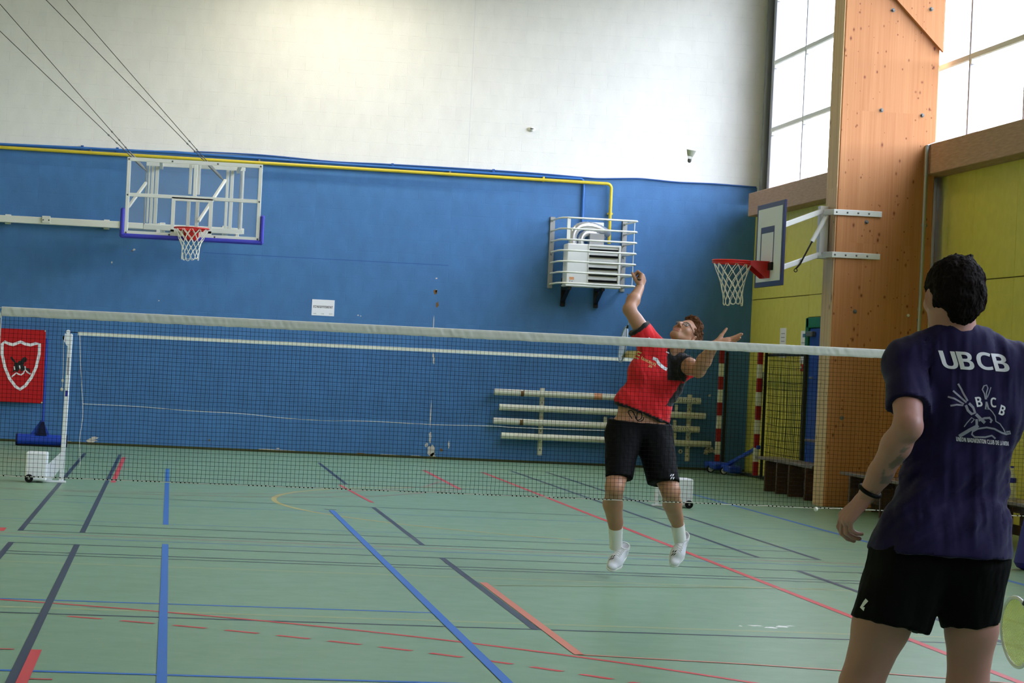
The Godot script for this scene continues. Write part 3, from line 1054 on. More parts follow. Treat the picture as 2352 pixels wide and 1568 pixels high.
	put("beam", bx(Vector3(0.0, 0, 0), Vector3(5.6, 0.1, 0.1), 0.006), M.steel_white, rl)
	put("beam", bx(Vector3(3.7, 0, 0), Vector3(1.75, 0.085, 0.09), 0.006), M.steel_white, rl)
	put("beam_end", bx(Vector3(2.805, 0, 0.005), Vector3(0.025, 0.135, 0.12), 0.004), M.steel_white, rl)
	put("joint_plate", bx(Vector3(1.745, 0.02, 0.055), Vector3(0.12, 0.1, 0.02), 0.004), M.steel_white, rl)
	for xx in [1.705, 1.785]:
		put("bolt", dome(Vector3(xx, 0.012, 0.067), Vector3(0.012, 0.012, 0.008), 8), M.dull_steel, rl)
	for xx in [-2.4, -0.6, 1.2, 2.6, 3.4, 4.3]:
		put("wall_bracket", bx(Vector3(xx, 0, -0.1), Vector3(0.08, 0.14, 0.1), 0.004), M.steel_white, rl)


func pipes() -> void:
	var yz := WALL_Z + 0.075
	var p := PackedVector3Array([Vector3(-8.5, 4.232, yz), Vector3(6.30, 4.192, yz)])
	for k in 7:
		var a := PI / 2 * k / 6.0
		p.append(Vector3(6.30 + sin(a) * 0.07, 4.122 + cos(a) * 0.07, yz))
	p.append(Vector3(6.372, 3.30, yz))
	var t := thing("gas_pipe", Vector3.ZERO, "yellow gas pipe along the wall, bending down into the white heater", "pipe")
	put("pipe_run", tb(p, 0.024, 12), M.pipe_yellow, t)
	for xx in [-6.0, -3.6, -1.28, 1.15, 3.95, 5.35]:
		var y := lerpf(4.232, 4.192, (xx + 8.5) / 14.8)
		put("clip", bx(Vector3(xx, y + 0.01, yz - 0.03), Vector3(0.03, 0.08, 0.05), 0.004), M.dull_steel if xx < 5 else M.pipe_yellow, t)
	put("clip", bx(Vector3(6.372, 3.75, yz - 0.03), Vector3(0.08, 0.03, 0.05), 0.004), M.pipe_yellow, t)
	var cz := WALL_Z + 0.035
	var q := PackedVector3Array([Vector3(-8.5, 4.266, cz), Vector3(-2.57, 4.266, cz), Vector3(-0.08, 4.288, cz), Vector3(2.45, 4.262, cz), Vector3(5.88, 4.244, cz)])
	for k in 7:
		var a := PI / 2 * k / 6.0
		q.append(Vector3(5.90 + sin(a) * 0.06, 4.184 + cos(a) * 0.06, cz))
	q.append(Vector3(5.962, 3.2, cz))
	var u := thing("conduit", Vector3.ZERO, "blue painted conduit above the yellow pipe, turning down behind the heater", "pipe")
	put("pipe_run", tb(q, 0.018, 10), M.pipe_blue, u)
	for xx in [-4.9, -1.4, -0.9, 1.6, 3.1, 4.6]:
		put("clip", bx(Vector3(xx, 4.28, cz - 0.005), Vector3(0.04, 0.07, 0.03), 0.004), M.cable_blue, u)
	var e := PackedVector3Array([Vector3(0.2, 4.318, cz), Vector3(1.18, 4.325, cz), Vector3(2.2, 4.289, cz), Vector3(3.09, 4.296, cz), Vector3(4.64, 4.294, cz), Vector3(5.36, 4.284, cz), Vector3(5.95, 4.266, cz), Vector3(6.21, 4.264, cz), Vector3(6.74, 4.297, cz), Vector3(7.0, 4.293, cz), Vector3(7.4, 4.277, cz), Vector3(7.93, 4.284, cz), Vector3(8.58, 4.270, cz)])
	var cb := put("cable", tb(smooth_path(e, 6), 0.011, 8), M.cable_blue)
	tag(cb, "loose blue cable waving along the edge between white and blue paint", "cable")


func heater() -> void:
	var t := thing("air_heater", Vector3(6.06, 2.65, -35.93), "white gas air heater with dark louvres hung on the blue wall inside a cage", "heater")
	put("body", bx(Vector3(0, 0.3, 0), Vector3(0.8, 0.6, 0.36), 0.012), M.heater_white, t)
	put("base_lip", bx(Vector3(0, -0.012, 0.01), Vector3(0.82, 0.03, 0.38), 0.008), M.heater_white, t)
	put("front_panel", bx(Vector3(-0.24, 0.3, 0.184), Vector3(0.31, 0.585, 0.012), 0.005), M.heater_white, t)
	put("louvre_box", bx(Vector3(0.14, 0.3, 0.171), Vector3(0.44, 0.54, 0.012)), M.black_metal, t)
	for k in 6:
		put("louvre", bx(Vector3(0.14, 0.075 + k * 0.09, 0.186), Vector3(0.43, 0.062, 0.006), 0.002, Basis(Vector3.RIGHT, -0.75)), M.louvre_dark, t)
	var fr := MB.new()
	fr.box(Vector3(0.376, 0.3, 0.186), Vector3(0.03, 0.6, 0.03), 0.004)
	fr.box(Vector3(-0.083, 0.3, 0.186), Vector3(0.012, 0.6, 0.03), 0.003)
	fr.box(Vector3(0.14, 0.585, 0.186), Vector3(0.45, 0.03, 0.03), 0.004)
	fr.box(Vector3(0.14, 0.014, 0.186), Vector3(0.45, 0.03, 0.03), 0.004)
	put("louvre_frame", fr.mesh(), M.heater_white, t)
	put("sticker", bx(Vector3(-0.32, 0.09, 0.1915), Vector3(0.07, 0.04, 0.002)), M.sticker_orange, t)
	for xx in [-0.345, -0.31]:
		put("screw", dome(Vector3(xx, 0.05, 0.191), Vector3(0.006, 0.006, 0.004), 6), M.black_metal, t)
	# foil flue bends from the top over to the wall terminal
	var fl := PackedVector3Array([Vector3(-0.30, 0.58, 0.02), Vector3(-0.30, 0.74, 0.02), Vector3(-0.22, 0.85, 0.0), Vector3(-0.05, 0.88, -0.06), Vector3(0.14, 0.84, -0.16), Vector3(0.26, 0.80, -0.3)])
	var path := smooth_path(fl, 12)
	var rad := PackedFloat32Array()
	for k in path.size():
		rad.append(0.062 + 0.004 * sin(k * 1.9))
	put("flue", MB.new().tube(path, rad, 16).mesh(), M.foil, t)
	var f2 := PackedVector3Array([Vector3(-0.17, 0.58, -0.02), Vector3(-0.17, 0.70, -0.02), Vector3(-0.10, 0.77, -0.05), Vector3(0.06, 0.77, -0.14), Vector3(0.2, 0.74, -0.3)])
	path = smooth_path(f2, 12)
	rad = PackedFloat32Array()
	for k in path.size():
		rad.append(0.05 + 0.004 * sin(k * 1.9))
	put("flue", MB.new().tube(path, rad, 16).mesh(), M.foil, t)
	put("flue_box", bx(Vector3(0.06, 0.68, -0.08), Vector3(0.22, 0.18, 0.16), 0.006), M.galvanised, t)
	put("wall_terminal", bx(Vector3(0.09, 0.86, -0.42), Vector3(0.26, 0.2, 0.08), 0.006), M.heater_white, t)
	# black brackets
	for xx in [-0.335, 0.16]:
		var br := MB.new()
		br.box(Vector3(xx, -0.1, -0.44), Vector3(0.07, 0.42, 0.04), 0.006)
		br.box(Vector3(xx, -0.05, -0.15), Vector3(0.05, 0.045, 0.62), 0.006)
		put("bracket", br.mesh(), M.black_metal, t)
		put("bracket", bar(Vector3(xx, -0.24, -0.42), Vector3(xx + 0.0, -0.06, 0.05), 0.05, 0.03, 0.004), M.black_metal, t)
	# cage of seven bowed bars on two flat posts
	var c := thing("heater_cage", Vector3(6.07, 2.6, WALL_Z + 0.02), "white steel guard cage of seven bars around the wall heater", "guard cage")
	for xx in [-0.55, 0.54]:
		put("post", bx(Vector3(xx, 0.53, 0.0), Vector3(0.075, 1.06, 0.02), 0.004), M.galvanised, c)
		for yy in [0.06, 0.5, 1.0]:
			put("bolt", dome(Vector3(xx, yy, 0.012), Vector3(0.012, 0.012, 0.008), 8), M.dull_steel, c)
	for k in 7:
		var y := 0.06 + k * 0.158
		var p := PackedVector3Array([Vector3(-0.55, y, 0.01), Vector3(-0.55, y, 0.62), Vector3(-0.53, y, 0.75), Vector3(-0.45, y, 0.86), Vector3(-0.3, y, 0.88), Vector3(0.5, y, 0.88), Vector3(0.56, y, 0.86), Vector3(0.575, y, 0.8), Vector3(0.56, y, 0.4), Vector3(0.54, y, 0.01)])
		put("bar", tb(p, 0.014, 8), M.steel_white, c)
	put("cross_bar", bx(Vector3(-0.44, 0.86, 0.86), Vector3(0.05, 0.32, 0.012), 0.003), M.steel_white, c)
	put("cross_bar", tb(PackedVector3Array([Vector3(0.53, 0.06, 0.85), Vector3(0.53, 1.0, 0.85)]), 0.007, 6), M.steel_white, c)


func post_rack() -> void:
	var t := thing("tube_rack", Vector3(6.6, 0, WALL_Z + 0.012), "pair of upright slotted wall rails with hooks holding the white tubes", "rack")
	for xx in [5.487, 7.715]:
		put("rail", bx(Vector3(xx - 6.6, 0.62, 0), Vector3(0.07, 1.0, 0.02), 0.004), M.tube_cream, t)
		for k in 7:
			put("slot", bx(Vector3(xx - 6.6, 0.2 + k * 0.14, 0.011), Vector3(0.014, 0.03, 0.002)), M.dull_steel, t)
		for y in [0.385, 0.6, 0.81, 1.03]:
			put("hook", tb(PackedVector3Array([Vector3(xx - 6.6, y - 0.06, 0.01), Vector3(xx - 6.6, y - 0.065, 0.10), Vector3(xx - 6.6, y - 0.045, 0.15), Vector3(xx - 6.6, y, 0.165)]), 0.012, 6), M.tube_cream, t)
	var zt := WALL_Z + 0.11
	var tubes := [[4.765, 7.86, 1.03, "topmost of the four cream tubes racked on the blue wall"], [4.84, 7.945, 0.81, "second cream tube from the top on the blue wall rack"], [4.77, 7.86, 0.603, "third cream tube from the top on the blue wall rack"], [4.885, 8.045, 0.392, "lowest of the four cream tubes racked on the blue wall"]]
	for s in tubes:
		var o := thing("storage_tube", Vector3((s[0] + s[1]) * 0.5, s[2], zt), s[3], "tube", "cream tubes on the wall rack")
		var l: float = (s[1] - s[0]) * 0.5
		put("tube", tb(PackedVector3Array([Vector3(-l, 0, 0), Vector3(l, 0, 0)]), 0.048, 18), M.tube_cream, o)
		if s[2] > 0.5 and s[2] != 0.81:
			put("end_sleeve", tb(PackedVector3Array([Vector3(-l - 0.01, 0.003, 0), Vector3(-l + 0.42, 0.003, 0)]), 0.0465, 18), M.goal_white, o)
			put("rust_band", tb(PackedVector3Array([Vector3(-l + 0.38, 0, 0), Vector3(-l + 0.43, 0, 0)]), 0.0486, 18), M.rust, o)
		if s[2] > 1.0:
			put("tape_band", tb(PackedVector3Array([Vector3(-l + 1.48, 0, 0), Vector3(-l + 1.6, 0, 0)]), 0.0486, 18), M.sticker_orange, o)
		if s[2] > 0.5:
			# pen marks near the right end
			var r := RandomNumberGenerator.new()
			r.seed = int(s[2] * 100)
			for k in 9:
				var cx: float = l - 0.36 + k * 0.035 - (0.1 if s[2] < 0.7 else 0.0)
				var a := r.randf_range(-0.9, 0.9)
				put("pen_mark", bx(Vector3(cx, 0.004, 0.0482), Vector3(0.006, r.randf_range(0.022, 0.04), 0.002), 0.0, Basis(Vector3.BACK, a)), M.ink if s[2] != 0.81 else M.sticker_orange, o)
		# little fixing lugs under the tubes
	for h in [[7.505, 0.93], [7.49, 0.70], [7.50, 0.51], [6.44, 0.70]]:
		put("lug", bx(Vector3(h[0] - 6.6, h[1] - 0.01, 0.06), Vector3(0.05, 0.09, 0.03), 0.01), M.tube_cream, t)
		put("lug", dome(Vector3(h[0] - 6.6, h[1] - 0.075, 0.06), Vector3(0.026, 0.03, 0.02), 10), M.tube_cream, t)
	var g := MB.new()
	g.tube(ring_points(Vector3.ZERO, 0.022, 16), 0.011, 8, false, true)
	put("knob", MB.new().add(g.mesh(), Transform3D(Basis(Vector3.RIGHT, PI / 2), Vector3.ZERO)).mesh(), M.tube_cream, get_node("wall_back"), Vector3(7.61, 0.267 - CEIL_Y * 0.5, 0.166))


func banner_and_base() -> void:
	var t := thing("banner", Vector3(-2.27, 1.095, WALL_Z + 0.12), "red banner with a white shield and black horse hung on the blue wall", "banner")
	var c := Vector2(-2.27, 1.095)
	put("panel", bx(Vector3.ZERO, Vector3(0.97, 1.055, 0.03), 0.006), M.banner_red, t)
	for s in [[0.475, 0.515], [0.475, -0.515], [-0.475, 0.515], [-0.475, -0.515]]:
		put("eyelet", dome(Vector3(s[0], s[1], 0.016), Vector3(0.012, 0.012, 0.006), 8), M.steel_white, t)
	var sh := [-2.391, 1.396, -2.358, 1.428, -2.29, 1.401, -2.238, 1.393, -2.187, 1.416, -2.135, 1.438, -2.067, 1.411, -1.992, 1.4, -1.926, 1.424, -1.866, 1.421, -1.864, 1.277, -1.895, 1.093, -1.955, 0.939, -2.038, 0.813, -2.11, 0.757, -2.172, 0.792, -2.267, 0.909, -2.341, 1.072, -2.387, 1.252]
	put("shield_outline", flat_stroke(sh, c, 0.042, true), M.banner_white, t, Vector3(0, 0, 0.0162))
	var horse := PackedVector2Array()
	for q in [[-2.215, 1.078], [-2.206, 1.147], [-2.166, 1.134], [-2.142, 1.17], [-2.115, 1.166], [-2.095, 1.213], [-2.058, 1.225], [-2.03, 1.201], [-2.04, 1.159], [-2.066, 1.149], [-2.079, 1.107], [-2.036, 1.071], [-1.978, 1.051], [-1.983, 0.998], [-2.016, 1.034], [-2.071, 1.032], [-2.107, 1.007], [-2.124, 1.052], [-2.152, 1.005], [-2.197, 1.018], [-2.229, 0.987]]:
		horse.append(Vector2(q[0], q[1]) - c)
	put("horse", MB.new().prism(horse, Vector3(0, 0, 0.0155), Basis(), 0.0015).mesh(), M.banner_black, t)
	put("horse_tail", flat_stroke([-2.262, 1.215, -2.23, 1.175, -2.20, 1.145], c, 0.028, false), M.banner_black, t, Vector3(0, 0, 0.0164))
	put("waves", flat_stroke([-2.241, 0.929, -2.209, 0.957, -2.174, 0.992, -2.143, 0.975, -2.105, 0.965, -2.074, 0.991, -2.049, 1.043, -2.021, 1.008, -1.972, 0.983], c, 0.02, false), M.banner_white, t, Vector3(0, 0, 0.0175))
	for l in [[-2.208, 1.082, -2.198, 1.034], [-2.134, 1.10, -2.124, 1.052], [-2.055, 1.093, -2.05, 1.048]]:
		put("hoof", flat_stroke(l, c, 0.017, false), M.banner_white, t, Vector3(0, 0, 0.0178))
	# blue stand below the banner
	var b := thing("trolley_base", Vector3(-1.72, 0, -35.1), "blue roller base with a triangular fin standing below the red banner", "trolley base")
	put("roller", tb(PackedVector3Array([Vector3(-0.33, 0.085, 0), Vector3(0.34, 0.085, 0)]), 0.08, 20), M.trolley_blue, b)
	for xx in [-0.335, 0.345]:
		put("end_cap", tb(PackedVector3Array([Vector3(xx - 0.012, 0.085, 0), Vector3(xx + 0.012, 0.085, 0)]), 0.084, 20), M.trolley_dark, b)
	put("floor_pad", bx(Vector3(0, 0.012, 0), Vector3(0.66, 0.024, 0.2), 0.006), M.black_rubber, b)
	put("fin", MB.new().prism(PackedVector2Array([Vector2(-0.16, 0.14), Vector2(0.13, 0.14), Vector2(0.025, 0.36), Vector2(-0.01, 0.36)]), Vector3(-0.01, 0, -0.02), Basis(), 0.03).mesh(), M.trolley_blue, b)
	put("hub", MB.new().prism(PackedVector2Array([Vector2(-0.06, 0.15), Vector2(0.07, 0.15), Vector2(0.025, 0.345), Vector2(-0.012, 0.345)]), Vector3(0.005, 0, 0.0), Basis(), 0.06).mesh(), M.trolley_dark, b)
	put("pole", tb(PackedVector3Array([Vector3(0.01, 0.3, -0.02), Vector3(0.01, 1.5, -0.02)]), 0.018, 10), M.trolley_blue, b)


# a flat band along 2D points (x, y pairs), drawn in the xy plane facing +z
func flat_stroke(p: Array, c: Vector2, width: float, closed: bool) -> ArrayMesh:
	var pts := PackedVector2Array()
	for k in range(0, p.size(), 2):
		pts.append(Vector2(p[k], p[k + 1]) - c)
	var n := pts.size()
	var l := PackedVector3Array()
	var r := PackedVector3Array()
	for k in n:
		var a := pts[(k - 1 + n) % n] if closed or k > 0 else pts[k]
		var b := pts[(k + 1) % n] if closed or k < n - 1 else pts[k]
		var d := (b - a).normalized()
		var s := Vector2(-d.y, d.x) * width * 0.5
		l.append(Vector3(pts[k].x + s.x, pts[k].y + s.y, 0))
		r.append(Vector3(pts[k].x - s.x, pts[k].y - s.y, 0))
	var mb := MB.new()
	for k in (n if closed else n - 1):
		var j := (k + 1) % n
		mb.quad(r[k], r[j], l[j], l[k])
	return mb.mesh()


# ------------------------------------------------------------------ right-hand wall
func right_wall_fittings() -> void:
	side_hoop()
	# upright steel pole before the column
	var p := thing("steel_pole", Vector3(8.29, 0, -27.0), "slim upright steel pole standing before the right edge of the timber column", "pole")
	put("tube", tb(PackedVector3Array([Vector3(0.02, 0.02, 0), Vector3(0.025, 4.1, 0)]), 0.023, 12), M.galvanised, p)
	put("foot", bx(Vector3(0.02, 0.01, 0), Vector3(0.12, 0.02, 0.12), 0.004), M.galvanised, p)
	put("top_bracket", bar(Vector3(0.02, 4.1, 0), Vector3(0.19, 4.17, -0.12), 0.03, 0.03, 0.003), M.galvanised, p)
	for y in [0.9, 2.25, 3.2]:
		put("collar", tb(PackedVector3Array([Vector3(0.022, y, 0), Vector3(0.022, y + 0.03, 0)]), 0.028, 10), M.galvanised, p)
	# papers by the door, alarm button
	var a := thing("poster", Vector3(SIDE_X - 0.004, 1.93, -34.37), "narrow white sheet pinned on the yellow panels, left of the door", "notice")
	put("sheet", bx(Vector3.ZERO, Vector3(0.003, 0.42, 0.36)), M.paper, a)
	for k in 5:
		put("print_line", bx(Vector3(-0.0022, 0.13 - k * 0.055, 0.0), Vector3(0.001, 0.012, 0.2)), M.print_grey, a)
	var b := thing("poster", Vector3(SIDE_X - 0.004, 1.865, -33.19), "white poster with blue heading just left of the green door frame", "notice")
	put("sheet", bx(Vector3.ZERO, Vector3(0.003, 0.45, 0.34)), M.paper, b)
	put("heading", bx(Vector3(-0.0022, 0.16, 0.0), Vector3(0.001, 0.05, 0.14)), M.line_sky, b)
	for k in 4:
		put("print_line", bx(Vector3(-0.0022, 0.06 - k * 0.06, 0.0), Vector3(0.001, 0.012, 0.24)), M.print_grey, b)
	var c := thing("alarm_button", Vector3(SIDE_X - 0.025, 1.58, -33.08), "small red alarm call point below the poster beside the door", "alarm")
	put("case", bx(Vector3.ZERO, Vector3(0.05, 0.1, 0.12), 0.008), M.alarm_red, c)
	put("window", bx(Vector3(-0.026, 0.005, -0.02), Vector3(0.004, 0.04, 0.04)), M.paper, c)
	goal()


func side_hoop() -> void:
	var t := thing("basketball_hoop", Vector3(6.62, 0, -27.25), "white basketball board with navy border on a swing arm from the timber column", "basketball hoop")
	put("board", bx(Vector3(0.0, 2.915, 0), Vector3(0.026, 0.945, 1.28), 0.003), M.board_navy, t)
	put("board_face", bx(Vector3(-0.0135, 2.915, 0), Vector3(0.004, 0.83, 1.13)), M.board_white, t)
	var sq := MB.new()
	sq.box(Vector3(-0.0165, 3.085, -0.085), Vector3(0.003, 0.07, 0.63))
	sq.box(Vector3(-0.0165, 2.87, -0.385), Vector3(0.003, 0.4, 0.03))
	sq.box(Vector3(-0.0165, 2.87, 0.215), Vector3(0.003, 0.4, 0.03))
	sq.box(Vector3(-0.0165, 2.665, -0.085), Vector3(0.003, 0.03, 0.63))
	put("target_square", sq.mesh(), M.board_navy, t)
	put("rim_plate", bx(Vector3(-0.03, 2.665, 0.1), Vector3(0.03, 0.09, 0.3), 0.004), M.black_metal, t)
	var rc := Vector3(-0.41, 2.71, -0.05)
	var rm := MB.new()
	rm.tube(ring_points(rc, 0.225, 40), 0.011, 8, false, true)
	var pr := ring_points(rc + Vector3(0, -0.022, 0), 0.222, 40)
	rm.tube(pr, 0.013, 6, false, true)
	put("rim", rm.mesh(), M.hoop_red, t)
	var ap := MB.new()
	var side := PackedVector2Array([Vector2(-0.36, 2.695), Vector2(-0.22, 2.66), Vector2(-0.06, 2.535), Vector2(-0.02, 2.535), Vector2(-0.02, 2.71), Vector2(-0.36, 2.722)])
	ap.prism(side, Vector3(0, 0, 0.09), Basis(), 0.02)
	ap.prism(side, Vector3(0, 0, -0.21), Basis(), 0.02)
	ap.box(Vector3(-0.12, 2.713, -0.05), Vector3(0.2, 0.02, 0.3), 0.004)
	ap.box(Vector3(-0.025, 2.62, -0.05), Vector3(0.02, 0.17, 0.3), 0.004)
	put("rim_bracket", ap.mesh(), M.hoop_red, t)
	put("net", hoop_net(rc + Vector3(0, -0.02, 0), 0.22, 0.115, 0.42, 0.02, 8), M.hoop_net, t)
	# swing arm
	put("arm", bar(Vector3(0.70, 3.365, -0.22), Vector3(0.02, 3.09, 0.0), 0.05, 0.055, 0.004), M.steel_white, t)
	put("arm", bar(Vector3(0.68, 2.865, -0.22), Vector3(0.02, 2.615, 0.0), 0.05, 0.055, 0.004), M.steel_white, t)
	put("hinge_post", bx(Vector3(0.66, 3.1, -0.24), Vector3(0.10, 0.60, 0.12), 0.006), M.steel_white, t)
	put("hinge_cap", tb(PackedVector3Array([Vector3(0.64, 2.80, -0.2), Vector3(0.64, 2.83, -0.2)]), 0.06, 12), M.steel_white, t)
	for y in [3.35, 2.87]:
		put("strap", bx(Vector3(0.98, y - 0.03, 0.056), Vector3(0.56, 0.065, 0.012), 0.003), M.steel_white, t)
		put("strap", bar(Vector3(0.63, y - 0.03, -0.1), Vector3(0.71, y - 0.03, 0.052), 0.014, 0.065, 0.003), M.steel_white, t)
		for xx in [0.735, 0.86, 0.985, 1.11]:
			put("bolt", dome(Vector3(xx, y - 0.03, 0.062), Vector3(0.012, 0.012, 0.008), 8), M.dull_steel, t)
		put("pivot_bolt", dome(Vector3(0.655, y - 0.01, -0.17), Vector3(0.014, 0.014, 0.01), 8), M.dull_steel, t)
	put("gas_strut", tb(PackedVector3Array([Vector3(0.66, 3.28, -0.1), Vector3(0.50, 2.98, -0.08)]), 0.026, 10), M.steel_white, t)
	put("strut_rod", tb(PackedVector3Array([Vector3(0.50, 2.98, -0.08), Vector3(0.37, 2.72, -0.06), Vector3(0.32, 2.66, -0.06)]), 0.01, 8), M.black_metal, t)
	var hk := MB.new()
	hk.tube(ring_points(Vector3.ZERO, 0.018, 12), 0.005, 6, false, true)
	put("strut_eye", MB.new().add(hk.mesh(), Transform3D(Basis(Vector3.RIGHT, PI / 2), Vector3(0.32, 2.645, -0.06))).mesh(), M.black_metal, t)


func goal() -> void:
	var t := thing("goal_frame", Vector3(8.1, 0, -34.0), "small goal with red and white banded posts stored against the yellow wall", "goal")
	var zs := [-36.05, -33.62]
	for q in 2:
		var z: float = zs[q] + 34.0
		var y := 0.06
		var red := true
		var xb := 0.0
		while y < 1.78:
			var y2 := minf(y + 0.193, 1.80)
			put("post_band", bx(Vector3(xb, (y + y2) * 0.5, z), Vector3(0.07, y2 - y - 0.001, 0.07), 0.006), M.goal_red if red else M.goal_white, t)
			red = not red
			y = y2
		put("net_rod", tb(PackedVector3Array([Vector3(0.085, 0.05, z), Vector3(0.085, 1.78, z)]), 0.022, 8), M.goal_dark, t)
	var zz: float = zs[0] + 34.0
	var red2 := false
	while zz < zs[1] + 34.0 - 0.05:
		var z2 := minf(zz + 0.2, zs[1] + 34.0)
		put("crossbar_band", bx(Vector3(0, 1.835, (zz + z2) * 0.5), Vector3(0.07, 0.07, z2 - zz - 0.001), 0.006), M.goal_red if red2 else M.goal_white, t)
		red2 = not red2
		zz = z2
	put("rear_bar", tb(PackedVector3Array([Vector3(0.12, 1.74, 0.38), Vector3(0.12, 1.745, 2.4)]), 0.022, 8), M.goal_dark, t)
	put("rear_post", tb(PackedVector3Array([Vector3(0.12, 0.02, 2.42), Vector3(0.12, 1.76, 2.42)]), 0.03, 8), M.goal_dark, t)
	put("ground_bar", tb(PackedVector3Array([Vector3(0.12, 0.03, -2.0), Vector3(0.12, 0.03, 2.42)]), 0.022, 8), M.goal_dark, t)
	# netting between the second post and the rear post
	var mb := MB.new()
	var r := RandomNumberGenerator.new()
	r.seed = 5
	for k in 22:
		var z := 0.44 + k * 0.088
		mb.tube(PackedVector3Array([Vector3(0.12, 1.73, z), Vector3(0.135 + r.randf_range(-0.01, 0.01), 0.9, z + r.randf_range(-0.02, 0.02)), Vector3(0.12, 0.05, z)]), 0.0035, 4, false)
	for k in 17:
		var y := 0.1 + k * 0.098
		mb.tube(PackedVector3Array([Vector3(0.12, y, 0.40), Vector3(0.135, y - 0.012 + r.randf_range(-0.01, 0.01), 1.1), Vector3(0.13, y - 0.01 + r.randf_range(-0.01, 0.01), 1.8), Vector3(0.12, y, 2.4)]), 0.0035, 4, false)
	var nt := put("goal_net", mb.mesh(), M.goal_net, t)
	nt.set_meta("kind", "stuff")
	# blue wheeled carrier under the far post
	var c := thing("post_carrier", Vector3(8.0, 0, -35.5), "blue wheeled carrier with a slanting bar in the corner below the goal post", "trolley")
	put("deck", bx(Vector3(0.0, 0.11, -0.05), Vector3(0.26, 0.1, 0.75), 0.02), M.trolley_blue, c)
	put("deck", bx(Vector3(0.06, 0.09, 0.55), Vector3(0.2, 0.1, 0.6), 0.02), M.trolley_blue, c)
	for w in [[-0.10, -0.1], [-0.02, 0.42]]:
		put("wheel", tb(PackedVector3Array([Vector3(w[0], 0.055, w[1]), Vector3(w[0], 0.055, w[1] + 0.05)]), 0.055, 16), M.black_rubber, c)
		put("wheel_hub", tb(PackedVector3Array([Vector3(w[0], 0.055, w[1] + 0.04), Vector3(w[0], 0.055, w[1] + 0.058)]), 0.04, 14), M.steel_white, c)
	put("slanting_bar", bar(Vector3(0.02, 0.12, 0.35), Vector3(0.12, 0.46, 1.95), 0.05, 0.05, 0.006), M.trolley_blue, c)
	put("upright", bar(Vector3(0.13, 0.05, 1.78), Vector3(0.15, 1.5, 1.78), 0.05, 0.05, 0.006), M.pipe_blue, c)
	# crumpled strap ends lying by the tubes
	var mb2 := MB.new()
	r.seed = 12
	for k in 7:
		var p := PackedVector3Array()
		for j in 4:
			p.append(Vector3(r.randf_range(-0.09, 0.09), r.randf_range(-0.06, 0.06), r.randf_range(-0.03, 0.03)))
		mb2.tube(smooth_path(p, 5), 0.009, 5)
	var s := put("strap_bundle", mb2.mesh(), M.cord_white, null, Vector3(8.04, 0.29, WALL_Z + 0.1))
	tag(s, "crumpled white cord bundle on the wall at the end of the lowest tube", "cord bundle")


# ------------------------------------------------------------------ benches, bag, bottle
func bench(z0: float, z1: float, legs: Array, back: bool, label: String) -> void:
	var zc := (z0 + z1) * 0.5
	var t := thing("bench", Vector3(7.62, 0, zc), label, "bench", "dark wooden benches along the right wall")
	put("seat", bx(Vector3(-0.09, 0.40, 0), Vector3(0.15, 0.035, z1 - z0), 0.006), M.bench_top, t)
	put("seat", bx(Vector3(0.09, 0.40, 0), Vector3(0.15, 0.035, z1 - z0), 0.006), M.bench_top, t)
	put("seat_rail", bx(Vector3(0.0, 0.345, 0), Vector3(0.05, 0.08, z1 - z0 - 0.3), 0.004), M.bench_wood, t)
	for z in legs:
		put("leg", bx(Vector3(-0.08, 0.19, z - zc), Vector3(0.19, 0.38, 0.05), 0.006), M.bench_wood, t)
		put("leg", bx(Vector3(0.14, 0.19, z - zc), Vector3(0.1, 0.38, 0.05), 0.006), M.bench_wood, t)
	put("stretcher", bx(Vector3(0.06, 0.14, 0), Vector3(0.04, 0.09, z1 - z0 - 0.2), 0.005), M.bench_wood, t)
	if back:
		for z in [legs[0] + 1.1, legs[-1]]:
			put("back_post", bx(Vector3(0.36, 0.33, z - zc), Vector3(0.06, 0.66, 0.16), 0.005), M.bench_wood, t)
		put("back_shelf", bx(Vector3(0.36, 0.665, 0.25), Vector3(0.14, 0.03, z1 - z0 - 0.9), 0.006), M.bench_top, t)


